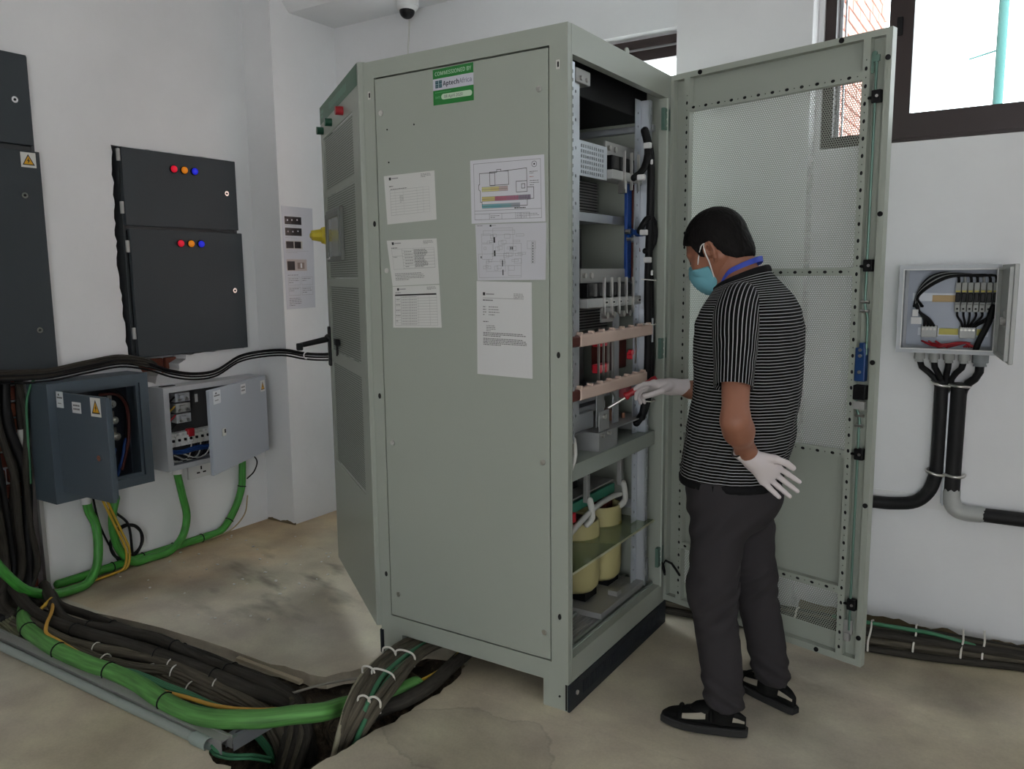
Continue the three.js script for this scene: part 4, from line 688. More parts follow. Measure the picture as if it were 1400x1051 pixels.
page('site_plan', [[-1.623, 1.672], [-1.331, 1.667], [-1.335, 1.877], [-1.625, 1.881]], printed(700, 512, (g, w, h) => {
  blank(g, w, h, '#d2d2d8'); g.strokeStyle = '#333'; g.lineWidth = 2; g.strokeRect(34, 30, 632, 452); g.strokeRect(34, 410, 632, 72); g.lineWidth = 4; g.beginPath(); for (const [x, y] of [[90, 110], [260, 110], [260, 88], [300, 88], [300, 104], [540, 92], [540, 240], [600, 240], [600, 330], [540, 330], [540, 380], [110, 380], [110, 340], [94, 340], [94, 250], [80, 240], [80, 200], [90, 200]]) g.lineTo(x, y); g.closePath(); g.stroke();
  g.strokeRect(190, 112, 50, 100); g.strokeRect(190, 104, 180, 106); g.strokeRect(440, 190, 100, 84); g.strokeRect(490, 212, 30, 34);
  const cells = (x0, x1, y, hh, cols) => { const n = Math.round((x1 - x0) / 14); for (let i = 0; i < n; i++) { g.fillStyle = cols[Math.floor(i / n * cols.length)]; g.fillRect(x0 + i * 14, y, 12, hh); g.fillStyle = '#444'; g.fillRect(x0 + i * 14, y + hh / 2, 12, 3); g.fillRect(x0 + i * 14 + 2, y - 3, 8, 3); g.fillRect(x0 + i * 14 + 2, y + hh, 8, 3); } };
  cells(110, 360, 222, 34, ['#c9c47a', '#cbb96a', '#b29a98']); cells(110, 570, 300, 34, ['#c4b35e', '#a8455e', '#9b4a68', '#6b5a70']); cells(110, 470, 360, 30, ['#57a0a6', '#4a98a4', '#6a9aa0', '#8a8f98']);
  g.lineWidth = 3; g.beginPath(); g.arc(610, 66, 22, 0, 7); g.stroke(); g.fillStyle = '#222'; g.beginPath(); g.arc(610, 66, 7, 0, 7); g.fill(); lines(565, 645, 120, 2, 12, 0, 4, g, '#444'); lines(565, 645, 160, 1, 12, 0, 4, g, '#a04040'); lines(565, 655, 190, 3, 16, 0, 4, g, '#444'); lines(420, 650, 394, 1, 10, 0, 8, g, '#333'); g.lineWidth = 2; for (const x of [180, 300, 430, 480, 560]) g.strokeRect(34, 436, x - 34, 46); lines(190, 290, 452, 2, 14, 0, 4, g, '#666'); lines(440, 650, 444, 3, 13, 0, 4, g, '#777');
}, { roughness: 0.3 }), 'laminated site plan with yellow, red and teal blocks of rows');
page('wiring_diagram', [[-1.602, 1.48], [-1.332, 1.481], [-1.328, 1.664], [-1.608, 1.669]], printed(700, 512, (g, w, h) => {
  blank(g, w, h, '#c9c9cf'); g.strokeStyle = '#888'; g.lineWidth = 2; g.fillStyle = '#222'; g.fillRect(150, 8, 18, 16); lines(20, 140, 12, 1, 8, 0, 5, g, '#777'); lines(172, 260, 12, 1, 8, 0, 4, g, '#888');
  for (const [x, y, ww, hh] of [[60, 90, 100, 80], [80, 60, 320, 40], [180, 40, 200, 250], [60, 180, 110, 140], [100, 340, 200, 90], [330, 380, 130, 90], [290, 180, 170, 200], [520, 160, 80, 70]]) g.strokeRect(x, y, ww, hh); for (let i = 0; i < 30; i++) g.strokeRect(60 + (i * 83) % 380, 90 + (i * 57) % 340, 20 + (i * 13) % 60, 14 + (i * 7) % 30);
  g.fillStyle = '#333'; for (const [x, y, ww, hh] of [[184, 120, 16, 50], [184, 240, 16, 50], [266, 330, 10, 56], [270, 416, 10, 50], [352, 210, 10, 26], [368, 210, 10, 26], [44, 290, 10, 20]]) g.fillRect(x, y, ww, hh); for (let i = 0; i < 8; i++) { g.strokeRect(560, 170 + i * 24, 34, 24); g.fillRect(570, 176 + i * 24, 10, 12); } g.strokeRect(20, 270, 440, 216);
}, { roughness: 0.25 }), 'laminated wiring diagram in thin grey lines below the site plan');
page('paper_letter', [[-1.609, 1.157], [-1.384, 1.153], [-1.385, 1.473], [-1.606, 1.478]], printed(512, 724, (g, w, h) => { blank(g, w, h, '#d2d2d2'); g.fillStyle = '#222'; g.fillRect(60, 84, 22, 24); g.fillStyle = '#999'; g.fillRect(88, 92, 80, 10); lines(350, 440, 88, 5, 9, 0, 4, g, '#888'); g.fillStyle = '#888'; g.fillRect(60, 126, 380, 3); lines(60, 270, 140, 1, 8, 0, 8, g, '#444', 1); lines(60, 90, 192, 4, 20, 0, 6, g, '#666'); lines(114, 240, 192, 4, 20, 0, 6, g, '#777', 0.7); lines(60, 170, 306, 1, 8, 0, 6, g, '#555', 1); lines(90, 180, 338, 4, 13, 0, 5, g, '#777'); lines(60, 430, 392, 3, 12, 0, 6, g, '#666', 1); lines(60, 430, 436, 5, 12, 0, 6, g, '#666', 1); }), 'typed letter taped lowest on the right of the cabinet side');

// ---------------------------------------------------------------- right wall: fuse box with cables and conduits
{
  const b = thing('fuse_box', 'light grey fuse box with open door under the right window', 'electrical box', [-0.265, 1.18, -3.485]);
  const x0 = -0.432, x1 = -0.098, y0 = 1.185, y1 = 1.517, zb = WR, zf = -3.42, t = 0.008;
  part('body', [bb(x0 + t, x1 - t, y0 + t, y1 - t, zb, zb + 0.004), bb(x0, x1, y0, y0 + t, zb, zf - t), bb(x0, x1, y1 - t, y1, zb, zf - t), bb(x0, x0 + t, y0 + t, y1 - t, zb, zf - t), bb(x1 - t, x1, y0 + t, y1 - t, zb, zf - t), ringZ(zf - t, zf, y0, y1, x0, x1, 0.018, 0.012, 0.018, 0.018)], mat.lightGrey, b);
  part('inner_lip', ringZ(zf - 0.004, zf + 0.005, y0 + 0.014, y1 - 0.014, x0 + 0.014, x1 - 0.008, 0.004, 0.004, 0.004, 0.004), mat.white, b);
  part('back_plate', bb(x0 + 0.02, x1 - 0.02, y0 + 0.02, y1 - 0.02, zb + 0.008, zb + 0.011), M(lin(0.34, 0.37, 0.43), 0.4, 0.3), b);
  const d = hold('door', b, [x1 + 0.002, y0, zf + 0.002], 8 * Math.PI / 180); // runs along +z, inside looks to the left
  sub('door_panel', [bb(0, 0.014, 0, 0.332, 0.004, 0.315, 0.003), ringX(-0.012, -0.0005, 0.01, 0.322, 0.012, 0.305, 0.01, 0.01, 0.01, 0.01)], mat.greyPlastic, d);
  sub('latch', [box(0.012, 0.05, 0.02, -0.008, 0.15, 0.22, 0.002), disc([-0.012, 0.14, 0.22], [1, 0, 0], 0.014, 0.02, 10)], mat.galvDull, d);
  sub('vent_slot', [box(0.002, 0.06, 0.02, -0.002, 0.26, 0.26)], mat.black, d);
  const rail = M(lin(0.62, 0.55, 0.12), 0.5), railR = M(lin(0.6, 0.42, 0.2), 0.5);
  part('din_rail', [bb(-0.395, -0.115, 1.378, 1.41, zb + 0.011, zb + 0.018)], mat.galv, b); part('din_rail', [bb(-0.37, -0.13, 1.245, 1.275, zb + 0.011, zb + 0.018)], mat.galv, b);
  part('label_strip', [bb(-0.325, -0.245, 1.376, 1.402, zb + 0.02, zb + 0.026, 0.001)], railR, b); part('label_strip', [bb(-0.296, -0.23, 1.25, 1.274, zb + 0.02, zb + 0.026, 0.001)], rail, b); part('label_strip', [bb(-0.168, -0.148, 1.25, 1.274, zb + 0.02, zb + 0.026, 0.001)], rail, b);
  const o = b.userData.origin, S = (n, g, m, p) => { g = join(g); g.translate(-o[0], -o[1], -o[2]); return sub(n, g, m, p); };
  for (let i = 0; i < 7; i++) {
    const x = -0.236 + i * 0.0205; const f = part('fuse_holder', [box(0.018, 0.03, 0.045, x, 1.436, zb + 0.04, 0.002), box(0.018, 0.028, 0.045, x, 1.354, zb + 0.04, 0.002), box(0.018, 0.06, 0.03, x, 1.395, zb + 0.03, 0.002)], mat.greyPlastic, b);
    S('fuse_lever', [box(0.016, 0.036, 0.045, x, 1.395, zb + 0.045, 0.003)], mat.blackGloss, f); S('marker', [box(0.014, 0.006, 0.046, x, 1.418, zb + 0.046)], rail, f); S('terminal_hole', [disc([x, 1.352, zb + 0.063], [0, 0, 1], 0.004, 0.002, 8)], mat.black, f);
    part('fuse_lead', cable([[x, 1.342, zb + 0.05], [x + 0.002, 1.325, zb + 0.06], [x * 0.55 - 0.197 * 0.45, 1.30, zb + 0.065], [-0.215 + i * 0.007, 1.285, zb + 0.055]], 0.0042, 12, 5), mat.black, b);
    part('fuse_lead', cable([[x, 1.452, zb + 0.05], [x - 0.004, 1.475, zb + 0.06], [x - 0.05, 1.488 - i * 0.002, zb + 0.07], [x - 0.1 - i * 0.01, 1.47, zb + 0.07 + i * 0.004], [-0.37, 1.42 - i * 0.004, zb + 0.06 + i * 0.004], [-0.385 + i * 0.005, 1.36, zb + 0.055]], 0.005, 26, 5), i % 3 === 1 ? mat.greyPlastic : mat.black, b);
  }
  for (const xc of [-0.328, -0.197]) { const tb = part('terminal_block', [box(0.055, 0.045, 0.04, xc, 1.262, zb + 0.035, 0.003)], M(lin(0.45, 0.46, 0.45), 0.35), b); for (let k = 0; k < 4; k++) S('terminal_screw', [disc([xc - 0.02 + k * 0.0133, 1.272, zb + 0.057], [0, 0, 1], 0.0045, 0.006, 8)], mat.steel, tb); }
  for (let i = 0; i < 4; i++) part('supply_lead', cable([[-0.382 + i * 0.004, 1.365, zb + 0.06], [-0.365, 1.34, zb + 0.065], [-0.345 + i * 0.006, 1.31, zb + 0.065], [-0.345 + i * 0.011, 1.285, zb + 0.052]], 0.005, 12, 5), mat.black, b);
  for (const [x, y] of [[-0.376, 1.335], [-0.38, 1.305], [-0.362, 1.305]]) part('wire_tag', [box(0.02, 0.026, 0.003, x, y, zb + 0.078)], mat.white, b);
  for (let i = 0; i < 6; i++) part('red_lead', cable([[-0.35 + i * 0.012, 1.225 - (i % 2) * 0.008, zb + 0.05], [-0.31 + i * 0.01, 1.212 - (i % 3) * 0.004, zb + 0.07], [-0.26, 1.218 - i * 0.003, zb + 0.075 - i * 0.004], [-0.21 + i * 0.005, 1.225, zb + 0.065], [-0.165 - i * 0.008, 1.208, zb + 0.06]], 0.0035, 18, 5), mat.red, b);
  part('supply_lead', cable([[-0.10 - 0.02, 1.36, zb + 0.06], [-0.13, 1.30, zb + 0.075], [-0.155, 1.235, zb + 0.075], [-0.165, 1.20, zb + 0.07]], 0.011), mat.black, b);
  for (let i = 0; i < 4; i++) part('cable_gland', [rod([-0.354 + i * 0.051, y0, -3.485], [-0.354 + i * 0.051, y0 - 0.028, -3.485], 0.02, 6, 0.022), rod([-0.354 + i * 0.051, y0 - 0.028, -3.485], [-0.354 + i * 0.051, y0 - 0.04, -3.485], 0.013, 10, 0.016)], mat.greyPlastic, b);
  part('cable_gland', [rod([-0.148, y0, -3.485], [-0.148, y0 - 0.035, -3.485], 0.028, 8, 0.028), rod([-0.148, y0 - 0.035, -3.485], [-0.148, y0 - 0.048, -3.485], 0.02, 10, 0.024)], M(lin(0.22, 0.24, 0.25), 0.5), b);
  const ends = [[-0.29, 1.06], [-0.275, 1.055], [-0.262, 1.06], [-0.25, 1.055]];
  for (let i = 0; i < 4; i++) { const x = -0.354 + i * 0.051; single('box_cable', cable([[x, y0 - 0.03, -3.485], [x + (ends[i][0] - x) * 0.15, y0 - 0.06, -3.487], [x + (ends[i][0] - x) * 0.75, 1.09, -3.505], [ends[i][0] + 0.005, 1.04, -3.515], [ends[i][0] + 0.005, 0.99, -3.518]], 0.0115), mat.black, ['leftmost', 'second', 'third', 'fourth'][i] + ' black cable from the left hanging under the grey fuse box', 'cable', 'cables under the fuse box'); }
  single('box_cable', cable([[-0.148, y0 - 0.04, -3.485], [-0.152, 1.10, -3.488], [-0.185, 1.065, -3.505], [-0.2, 1.03, -3.515], [-0.205, 0.98, -3.518]], 0.0155), mat.black, 'thickest black cable hanging from the right gland of the fuse box', 'cable', 'cables under the fuse box');
  single('flexible_conduit', cable([[-0.274, 1.065, -3.52], [-0.272, 0.95, -3.52], [-0.271, 0.80, -3.52], [-0.275, 0.70, -3.52], [-0.295, 0.625, -3.52], [-0.34, 0.575, -3.52], [-0.42, 0.555, -3.52], [-0.52, 0.55, -3.52], [-0.76, 0.55, -3.52]], 0.026, 60, 14), mat.rubber, 'black conduit below the fuse box curving left behind the open door', 'conduit');
  const rc = thing('conduit_run', 'black conduit below the fuse box with grey elbow turning right', 'conduit', [-0.22, 0.54, -3.52]);
  part('vertical_pipe', [rod([-0.214, 1.065, -3.517], [-0.216, 0.62, -3.517], 0.029, 16)], mat.rubber, rc);
  part('elbow', [cable([[-0.216, 0.64, -3.517], [-0.214, 0.60, -3.517], [-0.198, 0.567, -3.517], [-0.165, 0.555, -3.517], [-0.11, 0.556, -3.517]], 0.0315, 30, 16)], mat.greyPlastic, rc, 'grey plastic elbow');
  part('horizontal_pipe', [rod([-0.115, 0.556, -3.517], [0.9, 0.565, -3.517], 0.0275, 16)], mat.rubber, rc);
  const sp = thing('support_channel', 'thin galvanised channel with clamps between the two black conduits', 'bracket', [-0.245, 0.55, -3.54]);
  part('channel', [bb(-0.256, -0.234, 0.575, 1.10, WR, WR + 0.012), bb(-0.248, -0.242, 0.575, 1.10, WR + 0.012, WR + 0.045)], mat.galv, sp);
  for (const [y, dx] of [[1.055, 0], [0.70, 0]]) { part('clamp', [cable([[-0.305, y + 0.012, WR + 0.01], [-0.305, y + 0.01, WR + 0.055], [-0.272, y, WR + 0.062], [-0.245, y - 0.003, WR + 0.05]], 0.006, 16, 6)], mat.steel, sp); part('clamp', [cable([[-0.245, y + 0.003, WR + 0.05], [-0.214, y, WR + 0.066], [-0.182, y + 0.0, WR + 0.055], [-0.176, y + 0.0, WR + 0.01]], 0.006, 16, 6)], mat.steel, sp); }
  part('base_plate', [bb(-0.50, -0.235, 0.545, 0.60, WR, WR + 0.004)], mat.white, sp); part('bolt', disc([-0.325, 0.572, WR + 0.006], [0, 0, 1], 0.013, 0.008, 10), mat.steel, sp);
}

// ---------------------------------------------------------------- cables and ducts
const run = {
  greenduct: [[-3.915,0.0,-1.776],[-3.698,0.03,-1.682],[-3.501,0.04,-1.592],[-3.349,0.04,-1.564],[-3.143,0.04,-1.546],[-2.946,0.04,-1.547],[-2.798,0.04,-1.558],[-2.635,0.04,-1.557],[-2.481,0.04,-1.539],[-2.321,0.04,-1.532],[-2.193,0.05,-1.544],[-2.1,0.06,-1.576],[-2.029,0.06,-1.625],[-1.97,0.06,-1.688],[-1.9,0.06,-1.752],[-1.916,0.03,-1.836],[-1.89,0.02,-1.912],[-1.827,0.02,-2.003],[-1.791,0.025,-2.105]],
  k1: [[-3.843,0.1,-1.708],[-3.603,0.06,-1.669],[-3.438,0.05,-1.664],[-3.181,0.05,-1.681],[-2.961,0.05,-1.708],[-2.684,0.04,-1.743],[-2.441,0.04,-1.746],[-2.257,0.03,-1.757],[-2.156,0.01,-1.791],[-2.136,-0.03,-1.818],[-2.095,-0.1,-1.804],[-2.072,-0.2,-1.797]],
  k2: [[-3.799,0.08,-1.824],[-3.464,0.05,-1.718],[-3.317,0.05,-1.704],[-3.126,0.05,-1.755],[-2.927,0.05,-1.798],[-2.764,0.05,-1.799],[-2.597,0.04,-1.797],[-2.423,0.04,-1.796],[-2.279,0.03,-1.811],[-2.177,0.02,-1.81],[-2.131,-0.02,-1.835],[-2.078,-0.1,-1.815],[-2.05,-0.2,-1.811]],
  k3: [[-3.757,0.05,-1.833],[-3.6,0.04,-1.79],[-3.406,0.03,-1.807],[-3.218,0.03,-1.808],[-3.043,0.03,-1.816],[-2.792,0.03,-1.83],[-2.616,0.03,-1.837],[-2.423,0.03,-1.832],[-2.303,0.02,-1.844],[-2.229,0.01,-1.855],[-2.169,-0.03,-1.879],[-2.118,-0.1,-1.873],[-2.065,-0.2,-1.853]],
  k4: [[-3.533,0.04,-1.623],[-3.337,0.04,-1.611],[-3.207,0.03,-1.621],[-3.045,0.03,-1.653],[-2.867,0.03,-1.704],[-2.718,0.03,-1.725],[-2.507,0.03,-1.721],[-2.372,0.02,-1.732],[-2.267,0.01,-1.735],[-2.206,-0.02,-1.753],[-2.137,-0.1,-1.778],[-2.098,-0.2,-1.78]],
  k5: [[-3.637,0.02,-1.612],[-3.241,0.02,-1.609],[-2.974,0.02,-1.611],[-2.78,0.02,-1.648],[-2.646,0.02,-1.703],[-2.459,0.01,-1.713],[-2.314,0.0,-1.715],[-2.242,-0.02,-1.731],[-2.166,-0.1,-1.76],[-2.12,-0.2,-1.767]],
  k6: [[-3.49,0.0,-1.568],[-3.17,0.0,-1.58],[-2.926,0.0,-1.631],[-2.78,0.0,-1.68],[-2.626,0.0,-1.688],[-2.451,-0.01,-1.693],[-2.332,-0.02,-1.699],[-2.238,-0.06,-1.719],[-2.194,-0.15,-1.758],[-2.184,-0.25,-1.792]],
  yellow1: [[-3.678,0.06,-1.803],[-3.456,0.08,-1.679],[-3.346,0.08,-1.601],[-3.291,0.07,-1.572],[-3.183,0.06,-1.57],[-3.004,0.06,-1.555],[-2.809,0.06,-1.546],[-2.701,0.06,-1.56],[-2.571,0.06,-1.541],[-2.492,0.06,-1.548],[-2.389,0.05,-1.581],[-2.279,0.04,-1.608],[-2.182,0.04,-1.64],[-2.101,0.04,-1.685],[-1.959,0.06,-1.758],[-1.926,0.05,-1.827]],
  gthin: [[-2.834,0.05,-1.56],[-2.718,0.05,-1.585],[-2.517,0.05,-1.59],[-2.423,0.04,-1.604],[-2.322,0.03,-1.613],[-2.246,0.02,-1.635],[-2.177,-0.02,-1.651],[-2.173,-0.08,-1.69],[-2.157,-0.14,-1.72],[-2.149,-0.2,-1.749]],
  gthin2: [[-2.135,-0.0,-1.492],[-2.109,-0.01,-1.493],[-2.084,-0.03,-1.523],[-2.063,-0.06,-1.591],[-2.072,-0.12,-1.671]],
  bundleL: [[-1.922,-0.2,-1.792],[-1.813,0.0,-1.725],[-1.8,0.1,-1.774],[-1.881,0.11,-1.93],[-1.937,0.1,-2.09],[-1.977,0.07,-2.264],[-1.961,0.05,-2.414]],
  bundleR: [[-1.917,-0.2,-1.893],[-1.771,0.0,-1.811],[-1.719,0.085,-1.829],[-1.76,0.1,-1.961],[-1.822,0.085,-2.136],[-1.871,0.055,-2.3],[-1.87,0.04,-2.44]],
  thickblack: [[-1.941,-0.12,-1.885],[-1.84,-0.02,-1.958],[-1.761,0.02,-2.009],[-1.739,0.03,-2.138],[-1.764,0.03,-2.298],[-1.776,0.03,-2.411],[-1.8,0.03,-2.547]],
  greythin: [[-2.166,-0.0,-1.86],[-2.094,0.02,-1.929],[-2.044,0.02,-1.997],[-1.98,0.03,-2.046]],
  yel2: [[-4.041,0.02,-1.644],[-3.88,0.03,-1.666],[-3.715,0.03,-1.672],[-3.592,0.05,-1.684],[-3.61,0.08,-1.759]],
  g2: [[-3.86,0.407,-2.088],[-3.86,0.353,-2.098],[-3.85,0.293,-2.117],[-3.83,0.188,-2.112],[-3.81,0.077,-2.08],[-3.79,0.026,-2.02],[-3.77,0.026,-1.936],[-3.75,0.047,-1.826],[-3.74,0.11,-1.713],[-3.74,0.198,-1.646],[-3.75,0.285,-1.599],[-3.78,0.43,-1.538]],
  g3: [[-3.86,0.393,-2.239],[-3.86,0.322,-2.217],[-3.86,0.231,-2.21],[-3.86,0.119,-2.236],[-3.86,0.029,-2.31],[-3.86,0.024,-2.398],[-3.86,0.024,-2.517],[-3.86,0.084,-2.6],[-3.86,0.188,-2.635],[-3.86,0.313,-2.617],[-3.86,0.438,-2.595]],
  g4: [[-3.89,0.432,-3.051],[-3.89,0.349,-3.045],[-3.89,0.257,-3.034],[-3.89,0.133,-2.973],[-3.89,0.039,-2.878],[-3.89,0.03,-2.76],[-3.89,0.03,-2.592],[-3.89,0.03,-2.307],[-3.89,0.03,-2.13],[-3.89,0.03,-2.007],[-3.89,0.03,-1.931]],
  yel3: [[-3.84,0.413,-2.167],[-3.84,0.228,-2.233],[-3.84,0.104,-2.271],[-3.84,0.023,-2.252],[-3.84,0.012,-2.185],[-3.84,0.012,-2.037],[-3.84,0.012,-1.958]],
  blk: [[-3.86,1.085,-1.692],[-3.86,1.051,-1.843],[-3.86,1.044,-1.94],[-3.86,1.067,-2.151],[-3.86,1.079,-2.322],[-3.86,1.044,-2.481],[-3.86,0.988,-2.605],[-3.86,0.961,-2.739],[-3.86,0.962,-2.881],[-3.86,1.028,-3.062],[-3.86,1.053,-3.224],[-3.86,1.01,-3.451],[-3.86,0.987,-3.762]],
};
const shift = (pts, dx, dy, dz, wob = 0) => pts.map(([x, y, z], i) => [x + dx + wob * Math.sin(i * 1.7 + dx * 90), y + dy + wob * 0.5 * Math.sin(i * 2.3 + dz * 70), z + dz + wob * Math.cos(i * 1.3 + dz * 50)]);
const along = (pts, t) => { const c = new THREE.CatmullRomCurve3(pts.map((p) => V(...p)), false, 'centripetal'); return { p: c.getPointAt(t), d: c.getTangentAt(t) }; };
// tie around a cable
function tieOn(pts, t, r, w = 0.0035) { const { p, d } = along(pts, t); const g = new THREE.TorusGeometry(r, w, 5, 16); g.applyQuaternion(new THREE.Quaternion().setFromUnitVectors(V(0, 0, 1), d)); return g.translate(p.x, p.y, p.z); }
function ducted(name, pts, r, m, label, ties, tieMat, n = 0) {
  const o = thing(name, label, 'duct', pts[0]); part('hose', cable(pts, r, n, 14), m, o);
  for (const t of ties) part('cable_tie', tieOn(pts, t, r + 0.001), tieMat, o); return o;
}
ducted('green_duct', run.greenduct, 0.031, mat.ductDusty, 'thick dusty green duct lying along the trench to the cable bundle', [0.03, 0.12, 0.2, 0.32, 0.45, 0.6, 0.93], mat.black, 120);
ducted('green_conduit', run.g2, 0.022, mat.duct, 'green conduit looping left from under the slate blue box', [], mat.black, 60);
ducted('green_conduit', run.g3, 0.0205, mat.duct, 'green conduit hanging in a U between the two wall boxes', [], mat.black, 60);
ducted('green_conduit', run.g4, 0.021, mat.duct, 'green conduit from under the half open door, lying along the wall foot', [0.12, 0.27, 0.42, 0.55, 0.68, 0.8], mat.black, 70);
// heavy black cables on the floor
const heavy = [['k1', 0.026, 'cableBlack', 'thick black cable, third from the rear in the trench run'], ['k2', 0.024, 'cableBlack', 'thick black cable, second from the rear in the trench run'], ['k3', 0.019, 'cableBlack', 'rearmost black cable of the trench run, lying on the floor edge'], ['k4', 0.022, 'cableDust', 'dusty black cable, fourth from the rear in the trench run']];
for (const [k, r, m, label] of heavy) { const o = thing('power_cable', label, 'cable', run[k][0], 'heavy cables along the trench'); part('sheath', cable(run[k], r, 90, 10), mat[m], o); for (const t of [0.3, 0.55, 0.72]) part('cable_tie', tieOn(run[k], t, r + 0.001, 0.003), k === 'k4' ? mat.tie : mat.black, o); }
// two dusty bunches of thin cables: each cable is its own
let bn = 0;
for (const [k, name] of [['k5', 'upper'], ['k6', 'lower']]) for (let i = 0; i < 6; i++) {
  const a = i / 6 * 2 * Math.PI; single('thin_cable', cable(shift(run[k], 0.004 * Math.sin(a), 0.0125 * Math.sin(a), 0.0165 * Math.cos(a), 0.002), 0.0085, 70, 7), mat.cableDust, 'one of the thin dusty cables tied in the ' + name + ' bunch beside the green duct', 'cable', name + ' bunch of thin dusty cables');
}
for (const [k, t, r] of [['k5', 0.42, 0.028], ['k5', 0.62, 0.028], ['k6', 0.5, 0.028], ['k6', 0.66, 0.028]]) single('cable_tie', tieOn(run[k], t, r, 0.003), mat.tie, ['pale cable tie round the upper dusty bunch, nearer the wall', 'pale cable tie round the upper dusty bunch, nearer the pit', 'pale cable tie round the lower dusty bunch, nearer the wall', 'pale cable tie round the lower dusty bunch, nearer the pit'][bn++], 'cable tie', 'pale ties on the trench cables');
// cables that drop into the pit
for (let i = 0; i < 5; i++) single('pit_cable', cable([[-2.16 + i * 0.028, 0.0, -1.83 + i * 0.012], [-2.13 + i * 0.026, -0.07, -1.80], [-2.10 + i * 0.022, -0.16, -1.74], [-2.07 + i * 0.02, -0.24, -1.64], [-2.05 + i * 0.02, -0.28, -1.52]], 0.016, 30, 8), i % 2 ? mat.cableDust : mat.cableBlack, 'black cable plunging into the pit under the green duct', 'cable', 'cables plunging into the pit');
single('earth_cable', cable(run.yellow1, 0.0075, 90, 8), mat.orangeCable, 'orange yellow cable running along the green duct in the trench', 'cable');
single('earth_cable', cable(run.yel2, 0.008, 30, 8), mat.yellowCable, 'short yellow cable at the left picture edge near the floor', 'cable');
for (let i = 0; i < 3; i++) single('green_wire', cable(shift(run.gthin, 0.006 * i, 0.002 * i, 0.012 * (i - 1), 0.003), 0.006, 60, 6), mat.cableGreen, 'thin green wire running beside the orange cable and down into the pit', 'wire', 'thin green wires into the pit');
for (let i = 0; i < 2; i++) single('green_wire', cable(shift(run.gthin2, 0, -0.002 - 0.008 * i, 0.008 * i), 0.006, 24, 6), mat.cableGreen, 'green wire coming out of the grey pipe end', 'wire', 'green wires from the grey pipe');
// the bundle rising from the pit to the cabinet
for (let i = 0; i < 9; i++) {
  const t = i / 8, pts = run.bundleL.map((p, k) => { const q = run.bundleR[k]; return [p[0] + (q[0] - p[0]) * t + 0.006 * Math.sin(k * 2 + i), p[1] + (q[1] - p[1]) * t + (i % 2) * 0.018 + 0.006 * Math.sin(i * 3 + k * 0.5), p[2] + (q[2] - p[2]) * t]; });
  const green = i === 5 || i === 6, pale = i === 0;
  single('bundle_cable', cable(pts, green ? 0.009 : pale ? 0.009 : 0.0135, 50, 8), green ? mat.cableGreen : pale ? M(lin(0.3, 0.28, 0.2), 0.7) : mat.cableDust, green ? 'green wire in the bundle rising from the pit to the cabinet' : pale ? 'pale thin cable on the outer left of the bundle rising to the cabinet' : 'dusty black cable in the bundle rising from the pit to the cabinet', 'cable', green ? 'green wires of the cabinet bundle' : pale ? undefined : 'black cables of the cabinet bundle');
}
{
  const tieAt = (f, a, b) => { const L = V(...run.bundleL[f]), R = V(...run.bundleR[f]); const p = L.clone().lerp(R, a), q = L.clone().lerp(R, b), up = 0.036; return cable([[p.x, p.y - 0.005, p.z], [p.x, p.y + up, p.z], [(p.x + q.x) / 2, (p.y + q.y) / 2 + up + 0.008, (p.z + q.z) / 2], [q.x, q.y + up - 0.004, q.z], [q.x, q.y - 0.01, q.z]], 0.004, 20, 5); };
  [[3, 0.0, 0.35, 'upper left'], [3, 0.3, 0.95, 'widest'], [2, 0.35, 0.7, 'lower middle'], [2, 0.7, 1.05, 'lower right'], [4, 0.45, 1.0, 'upper right'], [4, 0.05, 0.4, 'highest']].forEach(([f, a, b, n]) => single('bundle_tie', tieAt(f, a, b), mat.tie, n + ' white cable tie on the bundle rising to the cabinet', 'cable tie', 'ties of the cabinet bundle'));
}
single('power_cable', cable(run.thickblack, 0.026, 50, 12), mat.cableBlack, 'thick black cable right of the bundle, going under the cabinet', 'cable');
single('grey_wire', cable(run.greythin, 0.005, 30, 6), M(lin(0.3, 0.28, 0.24), 0.7), 'thin grey wire lying across the earth behind the green duct', 'wire');
single('yellow_wire', cable([[-1.79, 0.035, -2.09], [-1.76, 0.045, -2.2], [-1.77, 0.05, -2.32], [-1.8, 0.05, -2.45]], 0.006, 20, 6), mat.yellowCable, 'yellow wire leaving the green duct end under the cabinet', 'wire');
single('wood_stick', [box(0.36, 0.014, 0.02, -2.36, 0.012, -1.915, 0.002).rotateY(0)], M(lin(0.4, 0.34, 0.24), 0.8), 'pale wooden stick lying at the rear edge of the trench', 'stick');
